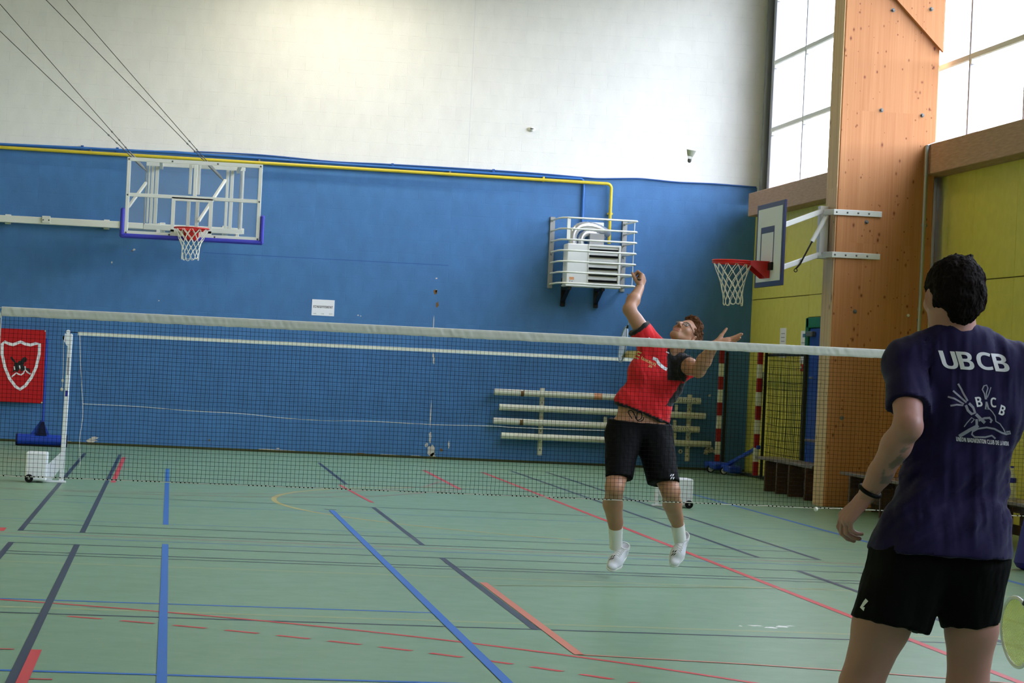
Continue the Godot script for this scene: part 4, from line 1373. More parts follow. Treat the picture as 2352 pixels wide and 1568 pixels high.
func benches() -> void:
	bench(-31.0, -28.15, [-30.4, -29.8, -29.2, -28.42], true, "dark wooden bench by the yellow wall, beyond the timber column")
	bench(-26.95, -23.2, [-26.5, -25.3, -24.1, -23.5], false, "dark wooden bench standing before the timber column")
	bench(-22.6, -18.9, [-22.2, -21.7, -20.6, -19.4], true, "dark wooden bench at the right edge with a water bottle on it")
	var b := thing("water_bottle", Vector3(7.56, 0.418, -21.55), "clear plastic water bottle with blue label standing on the bench", "bottle")
	put("body", MB.new().lathe(PackedVector2Array([Vector2(0.0, 0.29), Vector2(0.014, 0.29), Vector2(0.014, 0.262), Vector2(0.022, 0.24), Vector2(0.038, 0.2), Vector2(0.042, 0.17), Vector2(0.042, 0.03), Vector2(0.036, 0.0), Vector2(0.0, 0.0)]), Vector3.ZERO, Basis(), 20).mesh(), M.bottle_plastic, b)
	put("cap", tb(PackedVector3Array([Vector3(0, 0.288, 0), Vector3(0, 0.306, 0)]), 0.016, 14), M.label_blue, b)
	put("label_band", tb(PackedVector3Array([Vector3(0, 0.155, 0), Vector3(0, 0.20, 0)]), 0.0432, 20), M.label_blue, b)
	var g := thing("sports_bag", Vector3(6.90, 0, -18.75), "rounded blue bag standing on the floor at the right edge", "bag")
	var prof := PackedVector2Array([Vector2(0.0, 0.62), Vector2(0.12, 0.60), Vector2(0.18, 0.54), Vector2(0.27, 0.06), Vector2(0.245, 0.02), Vector2(0.2, 0.0), Vector2(0.0, 0.0)])
	put("body", MB.new().lathe(prof, Vector3.ZERO, Basis.from_scale(Vector3(1.0, 1.0, 0.7)), 28).mesh(), M.bag_blue, g)
	put("handle", tb(smooth_path(PackedVector3Array([Vector3(-0.08, 0.59, 0), Vector3(-0.05, 0.70, 0), Vector3(0.05, 0.70, 0), Vector3(0.08, 0.59, 0)]), 5), 0.012, 8), M.bag_blue, g)


# ------------------------------------------------------------------ badminton nets and posts
func net_mesh(x0: float, x1: float, y0: float, y1: float, cell: float, r: float, seed_: int, wob: float) -> ArrayMesh:
	var mb := MB.new()
	var n := FastNoiseLite.new()
	n.seed = seed_
	n.frequency = 1.3
	var nx := int(round((x1 - x0) / cell))
	var ny := int(round((y1 - y0) / cell))
	var at := func(i: int, j: int) -> Vector3:
		var x := x0 + (x1 - x0) * i / nx
		var y := y0 + (y1 - y0) * j / ny
		var e := sin(PI * j / ny)
		return Vector3(x + wob * (0.35 * n.get_noise_2d(x * 6.0, y * 6.0) + 0.5 * e * n.get_noise_2d(x * 1.5, y * 1.1 + 50.0)), y + wob * 0.6 * e * n.get_noise_2d(x * 3.0 + 90.0, y * 2.0), wob * 1.5 * e * n.get_noise_2d(x * 0.8, y * 1.3 + 20.0))
	for i in nx + 1:
		var p := PackedVector3Array()
		for j in ny + 1:
			p.append(at.call(i, j))
		mb.tube(p, r, 3, false)
	for j in ny + 1:
		var p := PackedVector3Array()
		for i in nx + 1:
			p.append(at.call(i, j))
		mb.tube(p, r, 3, false)
	return mb.mesh()


func tape_mesh(x0: float, x1: float, y: float, h: float, thick: float, wrinkle: float, sd: int) -> ArrayMesh:
	# folded cloth tape over the top cord, with slanting wrinkles
	var mb := MB.new()
	var n := FastNoiseLite.new()
	n.seed = sd
	n.frequency = 1.0
	n.fractal_octaves = 3
	var prof := [Vector2(0.0, h * 0.5), Vector2(thick, h * 0.44), Vector2(thick * 0.8, h * 0.15), Vector2(thick * 0.75, -h * 0.2), Vector2(thick * 0.7, -h * 0.5), Vector2(-thick * 0.7, -h * 0.5), Vector2(-thick * 0.75, -h * 0.2), Vector2(-thick * 0.8, h * 0.15), Vector2(-thick, h * 0.44)]
	var steps := int((x1 - x0) / 0.006)
	var m := prof.size()
	for k in steps + 1:
		var x := x0 + (x1 - x0) * k / steps
		for q in m:
			var p: Vector2 = prof[q]
			var wr := wrinkle * n.get_noise_2d((x + p.y * 0.55) * 26.0, p.y * 10.0 + (5.0 if p.x < 0 else 0.0))
			var low := wrinkle * 0.9 * n.get_noise_1d(x * 9.0) if p.y < -h * 0.4 else 0.0
			mb.vert(Vector3(x, y + p.y + low, p.x + wr * signf(p.x)), Vector3(0, p.y, p.x * 2.0).normalized())
	for k in steps:
		for q in m:
			var a := k * m + q
			var b := k * m + (q + 1) % m
			var d := a + m
			var e := b + m
			mb.ix.append_array([a, b, e, a, e, d])
	# normals from the wrinkled faces
	var nn := PackedVector3Array()
	nn.resize(mb.v.size())
	for k in range(0, mb.ix.size(), 3):
		var f := (mb.v[mb.ix[k + 2]] - mb.v[mb.ix[k]]).cross(mb.v[mb.ix[k + 1]] - mb.v[mb.ix[k]])
		for j in 3:
			nn[mb.ix[k + j]] += f
	for k in nn.size():
		mb.n[k] = nn[k].normalized()
	return mb.mesh()


func near_net() -> void:
	var t := thing("badminton_net", Vector3(0, 0, NEAR_NET_Z), "near badminton net of dark mesh with a wide white tape across the picture", "badminton net")
	var m := put("mesh", net_mesh(-0.745, 5.3, 0.822, 1.542, 0.0189, 0.00075, 3, 0.006), M.net_cord, t)
	m.set_meta("kind", "stuff")
	put("tape", tape_mesh(-0.745, 5.3, 1.543, 0.041, 0.0042, 0.0022, 9), M.tape_cloth, t)
	put("top_cord", tb(PackedVector3Array([Vector3(-0.86, 1.558, 0), Vector3(5.4, 1.558, 0)]), 0.002, 6), M.cord_white, t)
	# bottom cord, laced through the mesh
	var p := PackedVector3Array()
	var n := FastNoiseLite.new()
	n.frequency = 2.0
	for k in 401:
		var x := -0.745 + 6.145 * k / 400.0
		p.append(Vector3(x, 0.819 + 0.0035 * n.get_noise_1d(x * 2.5), 0.0))
	put("bottom_cord", tb(p, 0.0021, 6), M.cord_white, t)
	var kn := MB.new()
	for k in 320:
		var x := -0.74 + 0.0189 * k
		if k % 9 in [3, 4]:
			continue
		kn.tube(PackedVector3Array([Vector3(x - 0.003, 0.8195, 0.0), Vector3(x + 0.003, 0.8195, 0.0)]), 0.0027, 5)
	var km := put("lacing", kn.mesh(), M.net_cord, t)
	km.set_meta("kind", "stuff")
	put("knot", dome(Vector3(2.98, 0.813, 0.002), Vector3(0.011, 0.011, 0.006), 10), M.cord_white, t)
	put("side_cord", tb(PackedVector3Array([Vector3(-0.745, 1.55, 0), Vector3(-0.75, 0.82, 0)]), 0.002, 6), M.cord_white, t)
	put("tape_tie", bx(Vector3(-0.765, 1.535, 0), Vector3(0.03, 0.05, 0.006), 0.002, Basis(Vector3.BACK, 0.3)), M.tape_cloth, t)
	for s in [[-1.0, "near badminton post out of view to the left of the near net"], [5.35, "near badminton post out of view to the right of the near net"]]:
		post(Vector3(s[0], 0, NEAR_NET_Z), s[1], -1.0 if s[0] < 0 else 1.0)


func post(at: Vector3, label: String, outward: float) -> void:
	var t := thing("badminton_post", at, label, "badminton post")
	# the column leans a little outwards at its foot
	put("column", bar(Vector3(outward * 0.018, 0.0, 0), Vector3(-outward * 0.006, 1.53, 0), 0.046, 0.046, 0.006), M.post_white, t)
	put("head", MB.new().prism(PackedVector2Array([Vector2(0.022, 1.535), Vector2(-0.05, 1.535), Vector2(-0.056, 1.46), Vector2(-0.03, 1.415), Vector2(0.022, 1.38)] if outward < 0 else [Vector2(-0.022, 1.535), Vector2(0.05, 1.535), Vector2(0.056, 1.46), Vector2(0.03, 1.415), Vector2(-0.022, 1.38)]), Vector3(0, 0, -0.03), Basis(), 0.06).mesh(), M.post_white, t)
	put("pulley", tb(PackedVector3Array([Vector3(outward * 0.018, 1.553, -0.012), Vector3(outward * 0.018, 1.553, 0.012)]), 0.022, 14), M.post_white, t)
	put("crank", dome(Vector3(outward * 0.062, 1.49, 0), Vector3(0.012, 0.022, 0.02), 10), M.black_metal, t)
	put("cord", tb(PackedVector3Array([Vector3(outward * 0.06, 1.47, 0), Vector3(outward * 0.052, 1.2, 0), Vector3(outward * 0.05, 0.98, 0.0)]), 0.003, 5), M.cord_white, t)
	put("cleat", dome(Vector3(outward * 0.05, 1.05, 0.0), Vector3(0.014, 0.02, 0.014), 8), M.cord_white, t)
	put("cleat", dome(Vector3(outward * 0.055, 0.96, 0.0), Vector3(0.016, 0.02, 0.014), 8), M.cord_white, t)
	put("grade_mark", bx(Vector3(outward * 0.002, 1.2, 0.0245), Vector3(0.016, 0.18, 0.001)), M.print_grey, t)
	put("grade_mark", bx(Vector3(outward * 0.006, 0.92, 0.0245), Vector3(0.024, 0.06, 0.001)), M.label_blue, t)
	put("foot_brace", MB.new().prism(PackedVector2Array([Vector2(outward * 0.01, 0.34), Vector2(outward * 0.01, 0.18), Vector2(outward * 0.12, 0.015), Vector2(outward * 0.22, 0.015), Vector2(outward * 0.22, 0.12)]), Vector3(0, 0, -0.03), Basis(), 0.06).mesh(), M.post_white, t)
	put("counterweight", bx(Vector3(outward * 0.27, 0.165, 0), Vector3(0.215, 0.29, 0.30), 0.012), M.post_white, t)
	put("wheel", tb(PackedVector3Array([Vector3(outward * 0.335, 0.042, 0.155), Vector3(outward * 0.335, 0.042, 0.185)]), 0.042, 18), M.black_rubber, t)
	put("wheel_hub", tb(PackedVector3Array([Vector3(outward * 0.335, 0.042, 0.18), Vector3(outward * 0.335, 0.042, 0.189)]), 0.012, 10), M.galvanised, t)
	put("base_bar", bx(Vector3(outward * 0.12, 0.012, 0), Vector3(0.3, 0.022, 0.06), 0.004), M.post_white, t)


func far_badminton_set() -> void:
	post(Vector3(-1.03, 0, FAR_NET_Z), "white far badminton post with box counterweight, at the left end of the far net", -1.0)
	post(Vector3(5.165, 0, FAR_NET_Z), "white far badminton post behind the jumping player, its box counterweight showing", 1.0)
	var t := thing("badminton_net", Vector3(0, 0, FAR_NET_Z), "far badminton net with narrow white tape hanging beyond the jumping player", "badminton net")
	var m := put("mesh", net_mesh(-0.93, 5.05, 0.80, 1.53, 0.0199, 0.0005, 6, 0.008), M.net_cord, t)
	m.set_meta("kind", "stuff")
	put("tape", tape_mesh(-0.95, 5.06, 1.540, 0.036, 0.004, 0.001, 15), M.tape_plain, t)
	put("tie_cord", tb(PackedVector3Array([Vector3(-1.03, 1.55, 0), Vector3(-0.95, 1.548, 0)]), 0.003, 6), M.net_cord, t)
	put("tie_cord", tb(PackedVector3Array([Vector3(5.06, 1.548, 0), Vector3(5.165, 1.55, 0)]), 0.003, 6), M.net_cord, t)
	put("side_cord", tb(smooth_path(PackedVector3Array([Vector3(-0.93, 1.52, 0), Vector3(-0.905, 1.2, 0.01), Vector3(-0.868, 0.83, 0), Vector3(-0.862, 0.66, 0.0), Vector3(-0.88, 0.45, 0.01), Vector3(-0.865, 0.23, 0), Vector3(-0.87, 0.17, 0)]), 5), 0.0034, 6), M.cord_white, t)
	put("bottom_cord", tb(smooth_path(PackedVector3Array([Vector3(-0.867, 0.821, 0), Vector3(-0.3, 0.818, 0.01), Vector3(0.2, 0.798, 0), Vector3(0.78, 0.79, 0), Vector3(1.2, 0.765, 0.01), Vector3(1.62, 0.757, 0), Vector3(2.1, 0.770, 0), Vector3(2.79, 0.764, 0), Vector3(3.4, 0.776, 0.01), Vector3(3.62, 0.77, 0), Vector3(4.3, 0.775, 0), Vector3(5.05, 0.79, 0)]), 6), 0.0034, 6), M.cord_white, t)


func shuttlecock() -> void:
	var t := thing("shuttlecock", Vector3(3.404, 2.871, -16.4), "white feather shuttlecock in flight against the white wall, cork downwards", "shuttlecock")
	t.basis = Basis(Vector3.BACK, -0.12) * Basis(Vector3.RIGHT, 0.1)
	put("cork", MB.new().lathe(PackedVector2Array([Vector2(0.013, -0.012), Vector2(0.013, -0.026), Vector2(0.0105, -0.033), Vector2(0.005, -0.037), Vector2(0.0, -0.038)].duplicate()), Vector3.ZERO, Basis(), 14).mesh(), M.cork, t)
	for k in 16:
		var a := TAU * k / 16
		var d := Vector3(cos(a), 0, sin(a))
		var s := Vector3(-sin(a), 0, cos(a))
		var mb := MB.new()
		var b0 := d * 0.011 + Vector3(0, -0.012, 0)
		var b1 := d * 0.024 + Vector3(0, 0.024, 0)
		var b2 := d * 0.032 + Vector3(0, 0.048, 0)
		mb.tube(PackedVector3Array([b0, b1, b2]), 0.0008, 4)
		mb.quad(d * 0.019 + Vector3(0, 0.006, 0) - s * 0.004, b1 - s * 0.0075 + d * 0.001, b1 + s * 0.0075, d * 0.019 + Vector3(0, 0.006, 0) + s * 0.004)
		mb.quad(b1 - s * 0.0075 + d * 0.001, b2 - s * 0.006, b2 + s * 0.006, b1 + s * 0.0075)
		put("feather", mb.mesh(), M.feather, t)


# ------------------------------------------------------------------ smooth bodies: a distance field on a grid, meshed as surface nets
class Fld:
	var o: Vector3
	var h: float
	var nx: int
	var ny: int
	var nz: int
	var d := PackedFloat32Array()

	func _init(lo: Vector3, hi: Vector3, cell: float) -> void:
		o = lo
		h = cell
		nx = int(ceil((hi.x - lo.x) / cell)) + 1
		ny = int(ceil((hi.y - lo.y) / cell)) + 1
		nz = int(ceil((hi.z - lo.z) / cell)) + 1
		d.resize(nx * ny * nz)
		d.fill(1.0)

	func _range(lo: Vector3, hi: Vector3) -> PackedInt32Array:
		var a := (lo - o) / h
		var b := (hi - o) / h
		return PackedInt32Array([maxi(0, int(floor(a.x))), maxi(0, int(floor(a.y))), maxi(0, int(floor(a.z))), mini(nx - 1, int(ceil(b.x))), mini(ny - 1, int(ceil(b.y))), mini(nz - 1, int(ceil(b.z)))])

	func _mix(i: int, v: float, k: float, sub: bool) -> void:
		var c := d[i]
		if sub:
			v = -v
			var t := clampf(0.5 - 0.5 * (v - c) / k, 0.0, 1.0)
			d[i] = lerpf(v, c, t) + k * t * (1.0 - t)
		else:
			var t := clampf(0.5 + 0.5 * (v - c) / k, 0.0, 1.0)
			d[i] = lerpf(v, c, t) - k * t * (1.0 - t)

	# tapered capsule; squeezed by s along the unit vector flat
	func cap(a: Vector3, b: Vector3, ra: float, rb: float, k := 0.02, flat := Vector3.ZERO, s := 1.0, sub := false) -> void:
		var g := 1.0 / s - 1.0
		var ba := b - a
		ba += flat * (ba.dot(flat) * g)
		var bb := maxf(ba.length_squared(), 1e-9)
		var m := maxf(ra, rb) + k + 2.5 * h
		var q := _range(Vector3(minf(a.x, b.x), minf(a.y, b.y), minf(a.z, b.z)) - Vector3.ONE * m, Vector3(maxf(a.x, b.x), maxf(a.y, b.y), maxf(a.z, b.z)) + Vector3.ONE * m)
		var dr := rb - ra
		var squeezed := s != 1.0
		for z in range(q[2], q[5] + 1):
			for y in range(q[1], q[4] + 1):
				var i := (z * ny + y) * nx + q[0]
				var p := o + Vector3(q[0], y, z) * h - a
				for x in range(q[0], q[3] + 1):
					var w := p
					if squeezed:
						w += flat * (p.dot(flat) * g)
					var t := clampf(w.dot(ba) / bb, 0.0, 1.0)
					var v := w.distance_to(ba * t) - (ra + dr * t)
					if squeezed and v > 0.0:
						v *= s
					if v < m:
						_mix(i, v, k, sub)
					i += 1
					p.x += h

	func chain(pts: Array, radii: Array, k := 0.02, flat := Vector3.ZERO, s := 1.0) -> void:
		for j in pts.size() - 1:
			cap(pts[j], pts[j + 1], radii[j], radii[j + 1], k, flat, s)

	func ell(c: Vector3, r: Vector3, bas := Basis(), k := 0.02, sub := false) -> void:
		var rm := maxf(r.x, maxf(r.y, r.z))
		var m := rm + k + 2.5 * h
		var q := _range(c - Vector3.ONE * m, c + Vector3.ONE * m)
		var inv := bas.transposed()
		for z in range(q[2], q[5] + 1):
			for y in range(q[1], q[4] + 1):
				var i := (z * ny + y) * nx + q[0]
				for x in range(q[0], q[3] + 1):
					var p := inv * (o + Vector3(x, y, z) * h - c)
					var e := p / r
					var k0 := e.length()
					var k1 := (e / r).length()
					var v := k0 * (k0 - 1.0) / maxf(k1, 1e-6)
					if v < m:
						_mix(i, v, k, sub)
					i += 1

	# keep what lies behind the plane (normal points to what is cut away)
	func cut(at: Vector3, normal: Vector3, k := 0.004, near := 100.0) -> void:
		var n := normal.normalized()
		for z in nz:
			for y in ny:
				var i := (z * ny + y) * nx
				var p := o + Vector3(0, y, z) * h
				for x in nx:
					if d[i] < 0.1 and (near > 50.0 or p.distance_to(at) < near):
						var v := (p - at).dot(n)
						var c := d[i]
						var t := clampf(0.5 - 0.5 * (v - c) / k, 0.0, 1.0)
						d[i] = lerpf(v, c, t) + k * t * (1.0 - t)
					i += 1
					p.x += h

	# unite with a field on the same grid
	func join(g: Fld, k: float) -> void:
		for i in d.size():
			if g.d[i] < 0.2:
				_mix(i, g.d[i], k, false)

	# f(p) is added to the distance close to the surface: positive digs in, negative swells
	func shift(f: Callable, band := 0.03) -> void:
		for z in nz:
			for y in ny:
				var i := (z * ny + y) * nx
				for x in nx:
					if absf(d[i]) < band:
						d[i] += f.call(o + Vector3(x, y, z) * h)
					i += 1

	func at(p: Vector3) -> float:
		var g := (p - o) / h
		var x := clampi(int(floor(g.x)), 0, nx - 2)
		var y := clampi(int(floor(g.y)), 0, ny - 2)
		var z := clampi(int(floor(g.z)), 0, nz - 2)
		var f := g - Vector3(x, y, z)
		var i := (z * ny + y) * nx + x
		var sy := nx
		var sz := nx * ny
		var a := lerpf(lerpf(d[i], d[i + 1], f.x), lerpf(d[i + sy], d[i + sy + 1], f.x), f.y)
		var b := lerpf(lerpf(d[i + sz], d[i + sz + 1], f.x), lerpf(d[i + sz + sy], d[i + sz + sy + 1], f.x), f.y)
		return lerpf(a, b, f.z)

	func into(mb: MB, tint = null, off := Vector3.ZERO) -> void:
		var idx := PackedInt32Array()
		idx.resize(nx * ny * nz)
		idx.fill(-1)
		var sy := nx
		var sz := nx * ny
		var cs := PackedFloat32Array()
		cs.resize(8)
		for z in nz - 1:
			for y in ny - 1:
				var i := (z * ny + y) * nx - 1
				for x in nx - 1:
					i += 1
					var c0 := d[i]
					if c0 > 0.9:
						continue
					if absf(c0) > 4.0 * h:
						continue
					cs[0] = c0
					cs[1] = d[i + 1]
					cs[2] = d[i + sy]
					cs[3] = d[i + sy + 1]
					cs[4] = d[i + sz]
					cs[5] = d[i + sz + 1]
					cs[6] = d[i + sz + sy]
					cs[7] = d[i + sz + sy + 1]
					var neg := 0
					for q in 8:
						if cs[q] < 0.0:
							neg += 1
					if neg == 0 or neg == 8:
						continue
					var sum := Vector3.ZERO
					var cnt := 0
					for e in 12:
						var a: int
						var b: int
						match e >> 2:
							0:
								a = (e & 3) * 2
								b = a + 1
							1:
								a = (e & 1) + ((e & 2) << 1)
								b = a + 2
							_:
								a = e & 3
								b = a + 4
						var va := cs[a]
						var vb := cs[b]
						if (va < 0.0) != (vb < 0.0):
							var t := va / (va - vb)
							var p := Vector3(a & 1, (a >> 1) & 1, a >> 2)
							match e >> 2:
								0: p.x += t
								1: p.y += t
								_: p.z += t
							sum += p
							cnt += 1
					var g := Vector3(cs[1] + cs[3] + cs[5] + cs[7] - cs[0] - cs[2] - cs[4] - cs[6], cs[2] + cs[3] + cs[6] + cs[7] - cs[0] - cs[1] - cs[4] - cs[5], cs[4] + cs[5] + cs[6] + cs[7] - cs[0] - cs[1] - cs[2] - cs[3])
					var pos := o + (Vector3(x, y, z) + sum / cnt) * h
					if tint != null:
						mb.tint = tint.call(pos)
					idx[i] = mb.vert(pos - off, g.normalized())
		for z in range(1, nz - 1):
			for y in range(1, ny - 1):
				var i := (z * ny + y) * nx
				for x in range(1, nx - 1):
					i += 1
					var c := d[i]
					if absf(c) > 4.0 * h:
						continue
					var inside := c < 0.0
					if inside != (d[i + 1] < 0.0):
						_face(mb, idx[i - sy - sz], idx[i - sz], idx[i], idx[i - sy], inside)
					if inside != (d[i + sy] < 0.0):
						_face(mb, idx[i - sz - 1], idx[i - 1], idx[i], idx[i - sz], inside)
					if inside != (d[i + sz] < 0.0):
						_face(mb, idx[i - 1 - sy], idx[i - sy], idx[i], idx[i - 1], inside)

	# a, b, c, e run counter-clockwise seen from the positive end of the crossed edge
	func _face(mb: MB, a: int, b: int, c: int, e: int, inside: bool) -> void:
		if a < 0 or b < 0 or c < 0 or e < 0:
			return
		if inside:
			mb.ix.append_array([a, c, b, a, e, c])
		else:
			mb.ix.append_array([a, b, c, a, c, e])


# lays flat lettering or strokes (in the xy plane, +z towards the viewer) on a field's surface.
# frame: origin and axes of that plane; rays run along -z of the frame
func lay_on(src: Mesh, f: Fld, frame: Transform3D, lift: float, longest: float, off: Vector3) -> ArrayMesh:
	var tri := []
	var a := src.surface_get_arrays(0)
	var v: PackedVector3Array = a[Mesh.ARRAY_VERTEX]
	var ix: PackedInt32Array = a[Mesh.ARRAY_INDEX]
	for k in range(0, ix.size(), 3):
		tri.append([v[ix[k]], v[ix[k + 1]], v[ix[k + 2]]])
	var done := []
	while tri.size():
		var t: Array = tri.pop_back()
		var l0: float = t[0].distance_to(t[1])
		var l1: float = t[1].distance_to(t[2])
		var l2: float = t[2].distance_to(t[0])
		var m := maxf(l0, maxf(l1, l2))
		if m <= longest:
			done.append(t)
		elif m == l0:
			var c: Vector3 = (t[0] + t[1]) * 0.5
			tri.append([t[0], c, t[2]])
			tri.append([c, t[1], t[2]])
		elif m == l1:
			var c: Vector3 = (t[1] + t[2]) * 0.5
			tri.append([t[0], t[1], c])
			tri.append([t[0], c, t[2]])
		else:
			var c: Vector3 = (t[2] + t[0]) * 0.5
			tri.append([t[0], t[1], c])
			tri.append([c, t[1], t[2]])
	var mb := MB.new()
	var seen := {}
	for t in done:
		var ids := []
		for p in t:
			var key := Vector2i(int(round(p.x * 20000.0)), int(round(p.y * 20000.0)))
			if not seen.has(key):
				var q: Vector3 = frame * Vector3(p.x, p.y, 0)
				var dir := -frame.basis.z.normalized()
				q -= dir * 0.12
				for s in 160:
					var dd := f.at(q)
					if dd < 0.0004:
						break
					q += dir * clampf(dd * 0.7, 0.0004, 0.006)
				var e := f.h
				var g := Vector3(f.at(q + Vector3(e, 0, 0)) - f.at(q - Vector3(e, 0, 0)), f.at(q + Vector3(0, e, 0)) - f.at(q - Vector3(0, e, 0)), f.at(q + Vector3(0, 0, e)) - f.at(q - Vector3(0, 0, e))).normalized()
				seen[key] = mb.vert(q + g * lift - off, g)
			ids.append(seen[key])
		var pa: Vector3 = mb.v[ids[0]]
		var nn: Vector3 = (mb.v[ids[1]] - pa).cross(mb.v[ids[2]] - pa)
		if nn.dot(mb.n[ids[0]]) > 0:
			mb.ix.append_array([ids[0], ids[2], ids[1]])
		else:
			mb.ix.append_array([ids[0], ids[1], ids[2]])
	return mb.mesh()


# a hand: w wrist, d towards the fingers, p out of the palm, right or left;
# curl: for index to little finger the bend of each joint in radians; thumb: [side, palm] bends
func hand(f: Fld, w: Vector3, d: Vector3, p: Vector3, right: bool, curl: Array, spread: float, thumb: Array, sc := 1.0) -> void:
	d = d.normalized()
	p = (p - d * p.dot(d)).normalized()
	var s := d.cross(p) * (1.0 if right else -1.0)
	var base := [0.030, 0.010, -0.011, -0.030]
	var reach := [0.092, 0.096, 0.090, 0.080]
	var lens := [[0.043, 0.026, 0.021], [0.047, 0.030, 0.022], [0.043, 0.028, 0.021], [0.034, 0.021, 0.019]]
	f.cap(w - d * 0.035 * sc, w + d * 0.012 * sc, 0.026 * sc, 0.026 * sc, 0.012, p, 0.72)
	f.cap(w + d * 0.02 * sc, w + d * 0.07 * sc, 0.030 * sc, 0.036 * sc, 0.014, p, 0.42)
	for k in 4:
		var kn: Vector3 = w + (d * reach[k] + s * base[k] - p * 0.003) * sc
		f.cap(w + (d * 0.02 + s * base[k] * 0.55) * sc, kn, 0.014 * sc, 0.0115 * sc, 0.010)
		var dir: Vector3 = (d + s * base[k] * spread * 10.0).normalized()
		var ax := p.cross(dir).normalized()
		var at := kn
		var r := 0.0098 if k < 3 else 0.0084
		for j in 3:
			dir = dir.rotated(ax, -curl[k][j])
			var to: Vector3 = at + dir * lens[k][j] * sc
			f.cap(at, to, (r - j * 0.0008) * sc, (r - (j + 1) * 0.0008) * sc, 0.004)
			at = to
	# thumb leaves the side of the palm near its base
	var t0 := w + (d * 0.022 + s * 0.022 + p * 0.006) * sc
	var td: Vector3 = (d * 0.75 + s * thumb[0] + p * thumb[1]).normalized()
	var t1: Vector3 = t0 + td * 0.042 * sc
	var td2: Vector3 = (td + d * thumb[2] * 0.5 - s * thumb[2] * 0.3).normalized()
	var t2: Vector3 = t1 + td2 * 0.032 * sc
	var t3: Vector3 = t2 + (td2 + d * thumb[2] * 0.3).normalized() * 0.026 * sc
	f.cap(w + (d * 0.01 + s * 0.012) * sc, t1, 0.017 * sc, 0.0125 * sc, 0.012)
	f.cap(t1, t2, 0.0118 * sc, 0.0105 * sc, 0.005)
	f.cap(t2, t3, 0.0105 * sc, 0.0085 * sc, 0.004)


# a head about c (between the eyes, at half height); axes: x person's left, y crown, z face
func head(f: Fld, c: Vector3, b: Basis) -> void:
	f.ell(c + b * Vector3(0, 0.030, -0.020), Vector3(0.074, 0.092, 0.096), b, 0.02)
	f.ell(c + b * Vector3(0, -0.020, 0.022), Vector3(0.066, 0.088, 0.064), b, 0.03)
	f.ell(c + b * Vector3(0, -0.092, 0.052), Vector3(0.030, 0.024, 0.026), b, 0.03)
	for s in [-1.0, 1.0]:
		f.cap(c + b * Vector3(s * 0.056, -0.045, -0.005), c + b * Vector3(s * 0.022, -0.094, 0.052), 0.018, 0.018, 0.022)
		f.cap(c + b * Vector3(s * 0.010, 0.020, 0.079), c + b * Vector3(s * 0.048, 0.018, 0.062), 0.009, 0.009, 0.014)
		f.ell(c + b * Vector3(s * 0.046, -0.028, 0.052), Vector3(0.02, 0.018, 0.02), b, 0.022)
		f.ell(c + b * Vector3(s * 0.033, 0.000, 0.088), Vector3(0.017, 0.011, 0.013), b, 0.012, true)
		f.ell(c + b * Vector3(s * 0.031, 0.000, 0.071), Vector3(0.014, 0.012, 0.012), b, 0.004)
		# ear: bowl and rim
		var e := c + b * Vector3(s * 0.080, -0.012, -0.014)
		f.ell(e, Vector3(0.009, 0.033, 0.020), b * Basis(Vector3.UP, s * 0.6), 0.006)
		f.ell(e + b * Vector3(s * 0.010, 0.002, 0.003), Vector3(0.006, 0.019, 0.010), b * Basis(Vector3.UP, s * 0.6), 0.005, true)
	f.cap(c + b * Vector3(0, 0.012, 0.083), c + b * Vector3(0, -0.030, 0.108), 0.009, 0.0125, 0.010)
	for s in [-1.0, 1.0]:
		f.ell(c + b * Vector3(s * 0.012, -0.036, 0.094), Vector3(0.009, 0.008, 0.011), b, 0.007)
		f.ell(c + b * Vector3(s * 0.007, -0.044, 0.102), Vector3(0.004, 0.004, 0.005), b, 0.003, true)
	f.cap(c + b * Vector3(-0.020, -0.062, 0.079), c + b * Vector3(0.020, -0.062, 0.079), 0.0085, 0.0085, 0.008)
	f.cap(c + b * Vector3(-0.018, -0.074, 0.077), c + b * Vector3(0.018, -0.074, 0.077), 0.0085, 0.0085, 0.008)
	f.cap(c + b * Vector3(-0.023, -0.0675, 0.088), c + b * Vector3(0.023, -0.0675, 0.088), 0.0022, 0.0022, 0.003, Vector3.ZERO, 1.0, true)


